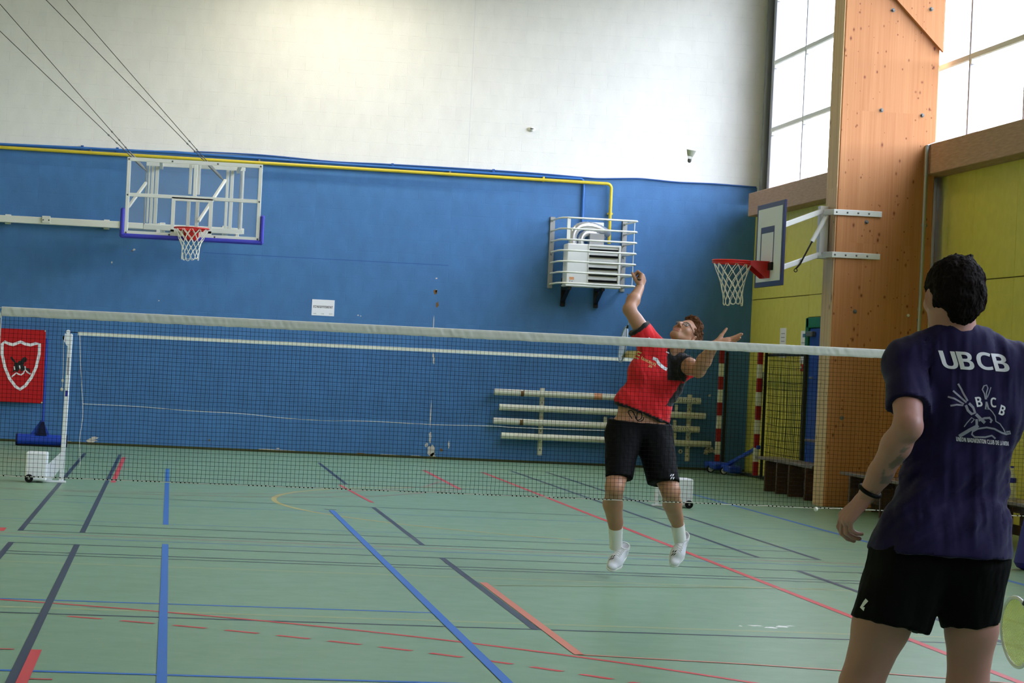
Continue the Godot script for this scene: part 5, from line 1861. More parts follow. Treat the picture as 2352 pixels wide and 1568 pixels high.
# ------------------------------------------------------------------ racket, shoe
# c centre of the head, axis from the head down the shaft, normal of the string bed
func racket(label: String, c: Vector3, axis: Vector3, normal: Vector3, frame_mat: Material, string_mat: Material, string_r: float) -> Node3D:
	var t := thing("badminton_racket", c, label, "racket")
	var y := -axis.normalized()
	var z := (normal - y * normal.dot(y)).normalized()
	t.basis = Basis(y.cross(z), y, z)
	var p := PackedVector3Array()
	var a := 0.104
	var b := 0.132
	for k in 48:
		var q := TAU * k / 48
		p.append(Vector3(sin(q) * a * (1.0 + 0.06 * cos(q)), cos(q) * b, 0))
	put("frame", MB.new().tube(p, 0.0062, 8, false, true).mesh(), frame_mat, t)
	var st := MB.new()
	for k in 35:
		var x := -0.0935 + k * 0.0055
		var hh := b * sqrt(maxf(0.0, 1.0 - x * x / (a * a)))
		st.tube(PackedVector3Array([Vector3(x, -hh, 0), Vector3(x, hh, 0)]), string_r, 4, false)
	for k in 41:
		var yy := -0.12 + k * 0.006
		var ww := a * sqrt(maxf(0.0, 1.0 - yy * yy / (b * b))) * (1.0 + 0.06 * yy / b)
		st.tube(PackedVector3Array([Vector3(-ww, yy, 0.0004), Vector3(ww, yy, 0.0004)]), string_r, 4, false)
	var s := put("strings", st.mesh(), string_mat, t)
	s.set_meta("kind", "stuff")
	put("throat", tb(PackedVector3Array([Vector3(0, -b - 0.004, 0), Vector3(0, -b - 0.03, 0)]), PackedFloat32Array([0.009, 0.005]), 8), M.racket_dark, t)
	put("shaft", tb(PackedVector3Array([Vector3(0, -b - 0.02, 0), Vector3(0, -b - 0.215, 0)]), 0.0036, 8), frame_mat, t)
	put("cone", tb(PackedVector3Array([Vector3(0, -b - 0.20, 0), Vector3(0, -b - 0.245, 0)]), PackedFloat32Array([0.006, 0.0125]), 12), M.racket_dark, t)
	put("grip", tb(PackedVector3Array([Vector3(0, -b - 0.24, 0), Vector3(0, -b - 0.40, 0), Vector3(0, -b - 0.412, 0)]), PackedFloat32Array([0.0135, 0.0135, 0.0155]), 8), M.racket_dark, t)
	return t


func shoe(owner_: Node3D, heel: Vector3, toe: Vector3, up: Vector3, mark: float) -> void:
	var off := owner_.position
	var d := (toe - heel).normalized()
	var u := (up - d * up.dot(d)).normalized()
	var s := d.cross(u)
	var ln := heel.distance_to(toe) / 0.27
	var lo := Vector3(minf(heel.x, toe.x), minf(heel.y, toe.y), minf(heel.z, toe.z)) - Vector3.ONE * 0.13
	var hi := Vector3(maxf(heel.x, toe.x), maxf(heel.y, toe.y), maxf(heel.z, toe.z)) + Vector3.ONE * 0.13
	var f := Fld.new(lo, hi, 0.0055)
	f.cap(heel + (d * 0.042 + u * 0.036) * ln, heel + (d * 0.17 + u * 0.03) * ln, 0.036, 0.046, 0.02, u, 0.8)
	f.cap(heel + (d * 0.165 + u * 0.028) * ln, heel + (d * 0.232 + u * 0.022) * ln, 0.046, 0.036, 0.02, u, 0.66)
	f.cap(heel + (d * 0.05 + u * 0.04) * ln, heel + (d * 0.055 + u * 0.082) * ln, 0.037, 0.039, 0.02)
	f.cap(heel + (d * 0.075 + u * 0.075) * ln, heel + (d * 0.17 + u * 0.05) * ln, 0.032, 0.03, 0.03)
	f.cut(heel + (d * 0.05 + u * 0.098) * ln, u + d * 0.12, 0.006, 0.075)
	f.ell(heel + (d * 0.055 + u * 0.105) * ln, Vector3(0.031, 0.03, 0.031), Basis(), 0.005, true)
	var mb := MB.new()
	f.into(mb, null, off)
	var sh := put("shoe", mb.mesh(), M.shoe_white, owner_)
	var g := Fld.new(lo, hi, 0.0055)
	g.cap(heel + (d * 0.038 + u * 0.006) * ln, heel + (d * 0.17 + u * 0.004) * ln, 0.038, 0.048, 0.01, u, 0.42)
	g.cap(heel + (d * 0.17 + u * 0.004) * ln, heel + (d * 0.235 + u * 0.008) * ln, 0.048, 0.036, 0.01, u, 0.42)
	var mb2 := MB.new()
	g.into(mb2, null, off)
	put("sole", mb2.mesh(), M.shoe_sole, sh)
	# laces criss-cross over the instep
	var lc := MB.new()
	for k in 6:
		var q := 0.088 + k * 0.017
		for w in [-1.0, 1.0]:
			var pts := PackedVector3Array()
			for j in 7:
				var e := (j / 6.0 - 0.5) * 2.0
				var pos: Vector3 = heel + (d * (q + w * e * 0.007) + s * e * 0.02) * ln + u * 0.13
				for it in 30:
					var dd := f.at(pos)
					if dd < 0.002:
						break
					pos -= u * maxf(dd * 0.8, 0.0005)
				pts.append(pos - off)
			lc.tube(pts, 0.0024, 5)
	put("laces", lc.mesh(), M.sock_white, sh)
	# collar edge
	var rim := PackedVector3Array()
	for k in 24:
		var a := TAU * k / 24
		rim.append(heel + (d * 0.055 + u * 0.098) * ln + (d * cos(a) * 0.037 + s * sin(a) * 0.035) - u * cos(a) * 0.004 - off)
	put("collar", MB.new().tube(rim, 0.0045, 6, false, true).mesh(), M.sock_white, sh)
	# printed marks beside the toe and along the side
	var fr := Transform3D(Basis(s, d, u), heel + (d * 0.195 + s * mark * 0.024) * ln)
	put("printed_mark", lay_on(club_mark(0.030), f, fr, 0.0008, 0.006, off), M.print_black, sh)
	var fr2 := Transform3D(Basis(d, u, s * mark), heel + (d * 0.13 + u * 0.03) * ln)
	put("side_stripe", lay_on(flat_stroke([-0.03, -0.012, 0.0, 0.012, 0.02, -0.012, 0.035, 0.008], Vector2.ZERO, 0.006, false), f, fr2, 0.0008, 0.008, off), M.shoe_grey, sh)


# two crossed slanting blades, as printed on shorts and shoe
func club_mark(w: float) -> ArrayMesh:
	var mb := MB.new()
	var z := Vector3.ZERO
	for q in [[-0.5, 0.1, -0.12, 0.5, 0.08, 0.5, -0.25, 0.1], [0.0, 0.1, 0.25, 0.5, 0.5, 0.5, 0.2, 0.1], [-0.45, -0.5, -0.2, -0.5, 0.05, -0.05, -0.2, -0.05], [0.08, -0.5, 0.3, -0.5, 0.5, -0.1, 0.25, -0.1]]:
		mb.quad(Vector3(q[0], q[1], 0) * w, Vector3(q[6], q[7], 0) * w, Vector3(q[4], q[5], 0) * w, Vector3(q[2], q[3], 0) * w)
	return mb.mesh()


func sock(owner_: Node3D, a: Vector3, b: Vector3, ra: float, rb: float) -> void:
	var off := owner_.position
	var d := (b - a).normalized()
	var pts := PackedVector3Array()
	var rad := PackedFloat32Array()
	for k in 13:
		pts.append(a.lerp(b, k / 12.0) - off)
		rad.append(lerpf(ra, rb, k / 12.0) + 0.0012 * sin(k * 2.4))
	put("sock", MB.new().tube(pts, rad, 20).mesh(), M.sock_white, owner_)


# ------------------------------------------------------------------ the jumping player in red
func red_player() -> void:
	var t := thing("person", Vector3(3.2, 0, -16.75), "jumping man with glasses in a red shirt and black shorts, arm raised behind the net", "person", "badminton players")
	var off := t.position
	var skin := Color(0.40, 0.205, 0.125)
	var U := Vector3(0.699, 0.579, -0.419).normalized()
	var N := Vector3(-0.346, 0.787, 0.51)
	N = (N - U * N.dot(U)).normalized()
	var B := Basis(U.cross(N), U, N)
	var hc := Vector3(3.462, 1.751, -16.66) - N * 0.082
	var body := MB.new()
	var tint := func(_p: Vector3) -> Color: return skin
	# legs
	var f := Fld.new(Vector3(2.86, 0.2, -17.0), Vector3(3.7, 0.98, -16.28), 0.010)
	f.chain([Vector3(3.10, 0.93, -16.72), Vector3(3.04, 0.75, -16.56), Vector3(3.002, 0.63, -16.455)], [0.095, 0.080, 0.064], 0.02)
	f.ell(Vector3(3.002, 0.615, -16.425), Vector3(0.046, 0.05, 0.04), Basis(), 0.03)
	f.chain([Vector3(3.002, 0.62, -16.46), Vector3(3.02, 0.50, -16.575), Vector3(3.058, 0.38, -16.665), Vector3(3.078, 0.25, -16.74)], [0.060, 0.063, 0.049, 0.038], 0.02)
	f.cap(Vector3(3.005, 0.52, -16.59), Vector3(3.035, 0.42, -16.66), 0.05, 0.035, 0.03)
	f.chain([Vector3(3.305, 0.93, -16.74), Vector3(3.355, 0.75, -16.58), Vector3(3.391, 0.62, -16.475)], [0.098, 0.083, 0.066], 0.02)
	f.ell(Vector3(3.392, 0.607, -16.445), Vector3(0.046, 0.05, 0.04), Basis(), 0.03)
	f.chain([Vector3(3.391, 0.61, -16.48), Vector3(3.435, 0.52, -16.60), Vector3(3.492, 0.42, -16.73), Vector3(3.538, 0.32, -16.82)], [0.060, 0.062, 0.046, 0.038], 0.02)
	f.cap(Vector3(3.428, 0.53, -16.62), Vector3(3.465, 0.45, -16.72), 0.05, 0.035, 0.03)
	f.into(body, tint, off)
	# waist and belly between shorts and shirt
	f = Fld.new(Vector3(2.9, 0.93, -17.0), Vector3(3.6, 1.30, -16.45), 0.010)
	f.cap(Vector3(3.135, 1.0, -16.75), Vector3(3.275, 1.0, -16.75), 0.133, 0.133, 0.03, Vector3.BACK, 0.80)
	f.cap(Vector3(3.17, 1.18, -16.745), Vector3(3.26, 1.15, -16.745), 0.115, 0.115, 0.05, Vector3.BACK, 0.74)
	f.ell(Vector3(3.19, 1.08, -16.635), Vector3(0.012, 0.014, 0.012), Basis(), 0.012, true)
	f.into(body, tint, off)
	# raised right arm
	f = Fld.new(Vector3(3.0, 1.5, -17.1), Vector3(3.42, 2.12, -16.6), 0.008)
	f.chain([Vector3(3.32, 1.54, -16.75), Vector3(3.20, 1.69, -16.745), Vector3(3.098, 1.835, -16.735)], [0.062, 0.054, 0.043], 0.02)
	f.cap(Vector3(3.23, 1.655, -16.72), Vector3(3.15, 1.765, -16.72), 0.044, 0.036, 0.03)
	f.chain([Vector3(3.098, 1.835, -16.735), Vector3(3.135, 1.90, -16.80), Vector3(3.20, 1.995, -16.91)], [0.043, 0.045, 0.029], 0.02)
	f.into(body, tint, off)
	# gripping hand, fingers closed round the handle
	var wr := Vector3(3.20, 1.992, -16.908)
	f = Fld.new(Vector3(3.08, 1.90, -17.08), Vector3(3.34, 2.16, -16.78), 0.0035)
	var fist := [[0.9, 1.35, 0.9], [1.0, 1.4, 0.9], [1.1, 1.4, 0.9], [1.2, 1.4, 0.9]]
	hand(f, wr, Vector3(0.25, 0.85, -0.45), Vector3(-0.75, 0.05, -0.6), true, fist, 0.2, [0.35, 0.75, 0.5])
	f.into(body, tint, off)
	# left arm held out for balance
	f = Fld.new(Vector3(3.36, 1.34, -16.92), Vector3(3.76, 1.74, -16.2), 0.008)
	f.chain([Vector3(3.47, 1.50, -16.74), Vector3(3.512, 1.462, -16.61), Vector3(3.545, 1.438, -16.48)], [0.062, 0.056, 0.046], 0.02)
	f.chain([Vector3(3.545, 1.438, -16.48), Vector3(3.565, 1.505, -16.41), Vector3(3.615, 1.62, -16.31)], [0.047, 0.049, 0.029], 0.02)
	f.into(body, tint, off)
	f = Fld.new(Vector3(3.5, 1.52, -16.42), Vector3(3.86, 1.82, -16.05), 0.0035)
	var open_hand := [[0.0, 0.1, 0.1], [0.22, 0.2, 0.15], [0.30, 0.22, 0.15], [0.36, 0.25, 0.2]]
	hand(f, Vector3(3.615, 1.622, -16.308), Vector3(0.92, 0.20, 0.24), Vector3(-0.22, 0.66, 0.62), false, open_hand, 0.9, [0.8, 0.35, 0.1])
	f.into(body, tint, off)
	# neck and head
	f = Fld.new(hc - Vector3.ONE * 0.24, hc + Vector3.ONE * 0.2, 0.0045)
	head(f, hc, B)
	f.cap(Vector3(3.40, 1.52, -16.78), hc + B * Vector3(0, -0.055, -0.028), 0.064, 0.056, 0.03)
	f.cap(Vector3(3.40, 1.53, -16.70), hc + B * Vector3(0.0, -0.075, 0.012), 0.03, 0.03, 0.03)
	var face := func(p: Vector3) -> Color:
		var q: Vector3 = B.transposed() * (p - hc)
		if q.z > 0.07 and absf(q.y + 0.068) < 0.012 and absf(q.x) < 0.024:
			return Color(0.42, 0.17, 0.14)
		if q.z > 0.05 and absf(q.y - 0.021) < 0.006 and absf(q.x) > 0.012 and absf(q.x) < 0.05:
			return Color(0.16, 0.09, 0.05)
		return skin
	f.into(body, face, off)
	put("body", body.mesh(), M.skin, t)
	for s in [-1.0, 1.0]:
		var e: Vector3 = hc + B * Vector3(s * 0.031, 0.0, 0.073) - off
		put("eye", dome(e, Vector3(0.0115, 0.0115, 0.0115), 12), M.eye_white, t)
		put("iris", dome(e + B * Vector3(0, 0.002, 0.008), Vector3(0.005, 0.005, 0.005), 8), M.eye_dark, t)
	# hair: curly top, short sides
	var hn := FastNoiseLite.new()
	hn.seed = 4
	hn.frequency = 26.0
	hn.fractal_octaves = 2
	f = Fld.new(hc - Vector3.ONE * 0.2, hc + Vector3.ONE * 0.22, 0.0045)
	f.ell(hc + B * Vector3(0, 0.040, -0.028), Vector3(0.083, 0.100, 0.103), B, 0.02)
	f.ell(hc + B * Vector3(0, 0.098, 0.020), Vector3(0.070, 0.040, 0.066), B, 0.03)
	f.cut(hc + B * Vector3(0, 0.078, 0.060), B * Vector3(0, -0.45, 1.0), 0.01)
	f.ell(hc + B * Vector3(0, -0.045, 0.075), Vector3(0.12, 0.115, 0.095), B, 0.008, true)
	f.cut(hc + B * Vector3(0, -0.062, -0.05), B * Vector3(0, -1, 0.15), 0.01)
	var hair_f := func(p: Vector3) -> float: return hn.get_noise_3d(p.x, p.y, p.z) * 0.013
	f.shift(hair_f, 0.025)
	var hm := MB.new()
	f.into(hm, null, off)
	put("hair", hm.mesh(), M.hair_brown, t)
	# glasses
	var gl := MB.new()
	for s in [-1.0, 1.0]:
		var ring := PackedVector3Array()
		for k in 20:
			var a := TAU * k / 20
			ring.append(hc + B * Vector3(s * 0.034 + cos(a) * 0.024, -0.001 + sin(a) * 0.016, 0.097 - absf(s * 0.034 + cos(a) * 0.024) * 0.12) - off)
		gl.tube(ring, 0.0018, 6, false, true)
		gl.tube(PackedVector3Array([hc + B * Vector3(s * 0.058, 0.004, 0.089) - off, hc + B * Vector3(s * 0.074, 0.004, 0.05) - off, hc + B * Vector3(s * 0.080, 0.002, -0.012) - off, hc + B * Vector3(s * 0.080, -0.014, -0.026) - off]), 0.002, 6)
	gl.tube(PackedVector3Array([hc + B * Vector3(-0.010, 0.002, 0.096) - off, hc + B * Vector3(0, 0.005, 0.099) - off, hc + B * Vector3(0.010, 0.002, 0.096) - off]), 0.0016, 6)
	var gf := put("glasses", gl.mesh(), M.racket_dark, t)
	for s in [-1.0, 1.0]:
		var ln := MB.new()
		var c: Vector3 = hc + B * Vector3(s * 0.034, -0.001, 0.0935) - off
		for k in 20:
			var a := TAU * k / 20
			var b := TAU * (k + 1) / 20
			ln.tri(c, c + B * Vector3(cos(a) * 0.023, sin(a) * 0.0155, -s * cos(a) * 0.0028), c + B * Vector3(cos(b) * 0.023, sin(b) * 0.0155, -s * cos(b) * 0.0028))
		put("lens", ln.mesh(), M.lens, gf)
	red_shirt(t)
	# shorts
	var sn := FastNoiseLite.new()
	sn.seed = 8
	sn.frequency = 5.0
	f = Fld.new(Vector3(2.84, 0.58, -17.0), Vector3(3.58, 1.16, -16.3), 0.010)
	f.cap(Vector3(3.125, 1.0, -16.75), Vector3(3.285, 1.0, -16.75), 0.148, 0.148, 0.03, Vector3.BACK, 0.85)
	f.cap(Vector3(3.135, 1.10, -16.75), Vector3(3.275, 1.10, -16.75), 0.14, 0.14, 0.03, Vector3.BACK, 0.85)
	f.cap(Vector3(3.095, 0.97, -16.72), Vector3(3.026, 0.64, -16.465), 0.125, 0.088, 0.03)
	f.cap(Vector3(3.315, 0.97, -16.74), Vector3(3.352, 0.62, -16.47), 0.128, 0.106, 0.03)
	f.cut(Vector3(3.2, 1.073, -16.75), Vector3(0.05, 1, 0.08), 0.006)
	f.cut(Vector3(3.03, 0.687, -16.5), Vector3(-0.05, -1.0, 0.32), 0.006, 0.19)
	f.cut(Vector3(3.345, 0.668, -16.5), Vector3(0.03, -1.0, 0.32), 0.006, 0.17)
	var wrinkle := func(p: Vector3) -> float:
		return 0.006 * sn.get_noise_3d(p.x * 1.6, p.y * 0.7 + p.x * 0.8, p.z) + 0.004 * sn.get_noise_3d(p.x * 4.0, p.y * 1.2, p.z * 3.0)
	f.shift(wrinkle)
	var sm := MB.new()
	f.into(sm, null, off)
	var so := put("shorts", sm.mesh(), M.black_cloth, t)
	put("printed_mark", lay_on(club_mark(0.034), f, Transform3D(Basis(), Vector3(3.385, 0.716, -16.2)), 0.001, 0.008, off), M.print_white, so)
	var ds := MB.new()
	for q in [[3.13, 1.09, 3.10, 1.135, 3.125, 1.145, 3.15, 1.11, 3.16, 1.085], [3.16, 1.085, 3.165, 1.135, 3.19, 1.14, 3.195, 1.10, 3.17, 1.08], [3.15, 1.10, 3.175, 1.075, 3.205, 1.085, 3.21, 1.105]]:
		var p := PackedVector3Array()
		for k in range(0, q.size(), 2):
			p.append(Vector3(q[k], q[k + 1], -16.612) - off)
		ds.tube(smooth_path(p, 5), 0.0032, 6)
	put("drawstring", ds.mesh(), M.black_cloth, so)
	# socks and shoes
	sock(t, Vector3(3.064, 0.345, -16.685), Vector3(3.085, 0.20, -16.755), 0.049, 0.043)
	sock(t, Vector3(3.512, 0.375, -16.77), Vector3(3.55, 0.25, -16.835), 0.047, 0.042)
	shoe(t, Vector3(3.155, 0.155, -16.835), Vector3(3.022, 0.048, -16.62), Vector3(0.1, 0.8, 0.55), 1.0)
	shoe(t, Vector3(3.592, 0.275, -16.925), Vector3(3.492, 0.078, -16.775), Vector3(-0.05, 0.55, 0.85), 1.0)
	racket("grey badminton racket held behind the back of the jumping player", Vector3(3.152, 1.60, -17.2), Vector3(0.075, 0.84, 0.54), Vector3(0.99, -0.05, 0.0), M.racket_grey, M.string_white, 0.0004)


func red_shirt(t: Node3D) -> void:
	var off := t.position
	var n := FastNoiseLite.new()
	n.seed = 31
	n.frequency = 4.5
	n.fractal_octaves = 2
	var f := Fld.new(Vector3(2.92, 0.98, -17.0), Vector3(3.74, 1.84, -16.38), 0.0085)
	# waist to chest, leaning to the right; chest arched towards the net
	f.cap(Vector3(3.13, 1.02, -16.755), Vector3(3.27, 1.00, -16.755), 0.152, 0.152, 0.03, Vector3.BACK, 0.82)
	f.cap(Vector3(3.17, 1.20, -16.74), Vector3(3.29, 1.17, -16.74), 0.138, 0.138, 0.06, Vector3.BACK, 0.80)
	f.cap(Vector3(3.235, 1.40, -16.735), Vector3(3.375, 1.345, -16.735), 0.132, 0.130, 0.06, Vector3.BACK, 0.86)
	f.cap(Vector3(3.28, 1.52, -16.75), Vector3(3.45, 1.455, -16.745), 0.085, 0.085, 0.05)
	f.cap(Vector3(3.36, 1.545, -16.765), Vector3(3.41, 1.575, -16.77), 0.09, 0.068, 0.04)
	# sleeves
	var g := Fld.new(Vector3(2.92, 0.98, -17.0), Vector3(3.74, 1.84, -16.38), 0.0085)
	g.cap(Vector3(3.31, 1.545, -16.75), Vector3(3.12, 1.775, -16.742), 0.086, 0.080, 0.02)
	g.cut(Vector3(3.165, 1.717, -16.742), Vector3(-0.60, 0.80, 0.0), 0.005)
	f.join(g, 0.045)
	g.d.fill(1.0)
	g.cap(Vector3(3.45, 1.485, -16.745), Vector3(3.59, 1.405, -16.46), 0.084, 0.084, 0.02)
	g.cut(Vector3(3.505, 1.458, -16.635), Vector3(0.40, -0.18, 0.90), 0.005)
	f.join(g, 0.045)
	f.cap(Vector3(3.20, 1.46, -16.74), Vector3(3.24, 1.56, -16.745), 0.05, 0.05, 0.05)
	f.cut(Vector3(3.2, 1.128, -16.75), Vector3(-0.325, -0.946, 0.0), 0.005)
	f.cut(Vector3(3.415, 1.572, -16.765), Vector3(0.35, 0.80, 0.30), 0.006, 0.075)
	var wr := func(p: Vector3) -> float:
		# folds run from the left hip up towards the raised arm
		var a := (p.x - 3.2) * 0.80 + (p.y - 1.3) * 0.35
		var b := -(p.x - 3.2) * 0.35 + (p.y - 1.3) * 0.80
		var v := 0.011 * n.get_noise_3d(a * 2.6, b * 0.55, p.z * 1.0)
		v += 0.006 * n.get_noise_3d(a * 6.0 + 40.0, b * 1.1, p.z * 2.0)
		return v
	f.shift(wr, 0.04)
	var red := Color(0.60, 0.022, 0.026)
	var black := Color(0.02, 0.02, 0.022)
	var tint := func(p: Vector3) -> Color:
		# black cuffs and hem
		if (p - Vector3(3.165, 1.717, -16.742)).dot(Vector3(-0.60, 0.80, 0)) > -0.026 and p.y > 1.6 and p.x < 3.3:
			return black
		if (p - Vector3(3.2, 1.128, -16.75)).dot(Vector3(-0.325, -0.946, 0.0)) > -0.016:
			return black
		# raglan panel over the left shoulder, running down the left side
		if p.x > 3.36 and p.y > 1.36:
			var q := (p - Vector3(3.46, 1.485, -16.745)).dot(Vector3(0.39, -0.22, 0.87))
			if q > 0.005:
				return red if p.y < 1.425 and p.x > 3.50 else black
		if p.y > 1.18 and p.y < 1.43 and p.x > 3.372 + (p.y - 1.20) * 0.60:
			var q2 := (p - Vector3(3.46, 1.485, -16.745)).dot(Vector3(0.39, -0.22, 0.87))
			if q2 < 0.115:
				return black
		return red
	var mb := MB.new()
	f.into(mb, tint, off)
	var sh := put("shirt", mb.mesh(), M.cloth, t)
	# chest print
	var fr := func(x: float, y: float, rot: float) -> Transform3D:
		return Transform3D(Basis(Vector3.BACK, rot), Vector3(x, y, -16.35))
	var word := text_mesh("E", true)
	put("print", lay_on(scaled(word, 0.030, 0.055), f, fr.call(3.165, 1.525, -0.45), 0.001, 0.012, off), M.print_gold, sh)
	put("print", lay_on(scaled(text_mesh("lancourt", true), 0.105, 0.026), f, fr.call(3.235, 1.486, -0.43), 0.001, 0.012, off), M.print_gold, sh)
	put("print", lay_on(flat_stroke([3.262, 1.508, 3.288, 1.50, 3.302, 1.475, 3.33, 1.45, 3.36, 1.435], Vector2.ZERO, 0.022, false), f, Transform3D(Basis(), Vector3(0, 0, -16.35)), 0.0012, 0.012, off), M.print_white, sh)
	put("print", lay_on(scaled(text_mesh("25", true), 0.026, 0.015), f, fr.call(3.243, 1.452, -0.3), 0.001, 0.012, off), M.print_gold, sh)
	put("print", lay_on(flat_stroke([3.352, 1.556, 3.368, 1.552, 3.376, 1.546], Vector2.ZERO, 0.008, false), f, Transform3D(Basis(), Vector3(0, 0, -16.35)), 0.001, 0.01, off), M.print_white, sh)
	put("print", lay_on(flat_stroke([3.212, 1.622, 3.232, 1.648, 3.246, 1.636], Vector2.ZERO, 0.006, false), f, Transform3D(Basis(), Vector3(0, 0, -16.35)), 0.001, 0.01, off), M.print_white, sh)


func scaled(m: Mesh, w: float, h: float) -> ArrayMesh:
	var bb := m.get_aabb()
	var sx := w / bb.size.x
	var sy := h / bb.size.y
	return MB.new().add(m, Transform3D(Basis.from_scale(Vector3(sx, sy, 1)), Vector3(-bb.get_center().x * sx, -bb.get_center().y * sy, 0))).mesh()


# ------------------------------------------------------------------ the waiting player in navy, seen from behind
func near_player() -> void:
	var t := thing("person", Vector3(2.36, 0, -7.4), "man in a navy shirt and black shorts seen from behind, standing before the near net", "person", "badminton players")
	var off := t.position
	var skin := Color(0.40, 0.205, 0.165)
	var yaw := 0.14
	var N := Vector3(-sin(yaw), 0.0, -cos(yaw))
	var U := Vector3(0.04, 1, 0).normalized()
	N = (N - U * N.dot(U)).normalized()
	var B := Basis(U.cross(N), U, N)
	var hc := Vector3(2.388, 1.683, -7.43)
	var body := MB.new()
	var plain := func(_p: Vector3) -> Color: return skin
	# legs and feet-side shins
	var f := Fld.new(Vector3(1.98, 0.05, -7.72), Vector3(2.70, 0.92, -7.12), 0.011)
	f.chain([Vector3(2.275, 0.86, -7.40), Vector3(2.21, 0.66, -7.43), Vector3(2.165, 0.47, -7.47)], [0.105, 0.085, 0.064], 0.03)
	f.chain([Vector3(2.165, 0.47, -7.47), Vector3(2.155, 0.36, -7.44), Vector3(2.14, 0.10, -7.38)], [0.062, 0.062, 0.040], 0.03)
	f.cap(Vector3(2.16, 0.40, -7.42), Vector3(2.15, 0.28, -7.40), 0.055, 0.042, 0.03)
	f.chain([Vector3(2.475, 0.86, -7.40), Vector3(2.495, 0.66, -7.42), Vector3(2.50, 0.47, -7.45)], [0.100, 0.078, 0.062], 0.03)
	f.chain([Vector3(2.50, 0.47, -7.45), Vector3(2.50, 0.36, -7.41), Vector3(2.50, 0.10, -7.33)], [0.060, 0.062, 0.040], 0.03)
	f.cap(Vector3(2.50, 0.40, -7.39), Vector3(2.50, 0.28, -7.36), 0.055, 0.042, 0.03)
	f.into(body, plain, off)
	# left arm
	f = Fld.new(Vector3(2.04, 1.02, -7.55), Vector3(2.34, 1.55, -7.12), 0.007)
	f.chain([Vector3(2.245, 1.44, -7.40), Vector3(2.232, 1.38, -7.345), Vector3(2.212, 1.285, -7.245)], [0.048, 0.049, 0.042], 0.02)
	f.ell(Vector3(2.212, 1.275, -7.225), Vector3(0.032, 0.036, 0.030), Basis(), 0.02)
	f.chain([Vector3(2.208, 1.275, -7.25), Vector3(2.188, 1.22, -7.285), Vector3(2.16, 1.13, -7.345), Vector3(2.133, 1.058, -7.39)], [0.041, 0.044, 0.036, 0.028], 0.02)
	var tn := FastNoiseLite.new()
	tn.seed = 77
	tn.frequency = 30.0
	var inked := func(p: Vector3) -> Color:
		# tattoo down the outside of the forearm
		var ax := Vector3(2.208, 1.275, -7.25)
		var d := Vector3(-0.075, -0.217, -0.14)
		var l := (p - ax).dot(d) / d.length_squared()
		var q := p - ax - d * l
		if l > 0.15 and l < 0.92:
			var m := tn.get_noise_3d(p.x * 1.4, p.y * 0.8, p.z) + 0.35 * sin(l * 22.0)
			var across := q.x - 0.004 + 0.006 * sin(l * 15.0)
			if across > -0.012 and across < 0.026 and m > -0.05:
				return skin.lerp(Color(0.07, 0.09, 0.085), 0.62)
		return skin
	f.into(body, inked, off)
	f = Fld.new(Vector3(1.98, 0.90, -7.62), Vector3(2.22, 1.13, -7.28), 0.0036)
	var relaxed := [[0.55, 0.55, 0.35], [0.7, 0.7, 0.4], [0.8, 0.75, 0.45], [0.85, 0.8, 0.45]]
	hand(f, Vector3(2.130, 1.052, -7.393), Vector3(-0.56, -0.76, -0.30), Vector3(0.72, -0.62, -0.28), false, relaxed, 0.25, [0.55, 0.35, 0.3])
	f.into(body, plain, off)
	# right arm, beyond the picture's edge
	f = Fld.new(Vector3(2.54, 0.90, -7.82), Vector3(2.96, 1.55, -7.25), 0.010)
	f.chain([Vector3(2.645, 1.46, -7.41), Vector3(2.69, 1.36, -7.40), Vector3(2.745, 1.235, -7.44)], [0.062, 0.056, 0.046], 0.02)
	f.chain([Vector3(2.745, 1.235, -7.44), Vector3(2.77, 1.17, -7.50), Vector3(2.815, 1.04, -7.62)], [0.045, 0.047, 0.029], 0.02)
	f.into(body, plain, off)
	f = Fld.new(Vector3(2.70, 0.86, -7.80), Vector3(2.96, 1.12, -7.50), 0.0045)
	var fist := [[0.95, 1.35, 0.9], [1.05, 1.4, 0.9], [1.1, 1.4, 0.9], [1.2, 1.4, 0.9]]
	hand(f, Vector3(2.816, 1.036, -7.624), Vector3(0.10, -0.86, -0.45), Vector3(-0.95, -0.1, -0.1), true, fist, 0.2, [0.4, 0.6, 0.4])
	f.into(body, plain, off)
	# neck and head
	f = Fld.new(hc - Vector3(0.22, 0.26, 0.22), hc + Vector3(0.22, 0.17, 0.22), 0.0045)
	head(f, hc, B)
	f.cap(Vector3(2.40, 1.50, -7.40), hc + B * Vector3(0, -0.05, -0.03), 0.074, 0.060, 0.03)
	f.cap(Vector3(2.345, 1.54, -7.40), hc + B * Vector3(0.03, -0.06, -0.03), 0.036, 0.035, 0.03)
	f.into(body, plain, off)
	put("body", body.mesh(), M.skin, t)
	for s in [-1.0, 1.0]:
		put("eye", dome(hc + B * Vector3(s * 0.031, 0.0, 0.073) - off, Vector3.ONE * 0.0115, 10), M.eye_white, t)
	# short dark hair
	var hn := FastNoiseLite.new()
	hn.seed = 14
	hn.frequency = 30.0
	hn.fractal_octaves = 2
	f = Fld.new(hc - Vector3.ONE * 0.19, hc + Vector3.ONE * 0.2, 0.004)
	f.ell(hc + B * Vector3(0, 0.028, -0.022), Vector3(0.090, 0.102, 0.108), B, 0.02)
	f.ell(hc + B * Vector3(0, -0.020, -0.045), Vector3(0.078, 0.062, 0.076), B, 0.03)
	f.ell(hc + B * Vector3(0.0, -0.055, -0.068), Vector3(0.046, 0.040, 0.042), B, 0.03)
	f.ell(hc + B * Vector3(0, -0.045, 0.085), Vector3(0.13, 0.12, 0.098), B, 0.008, true)
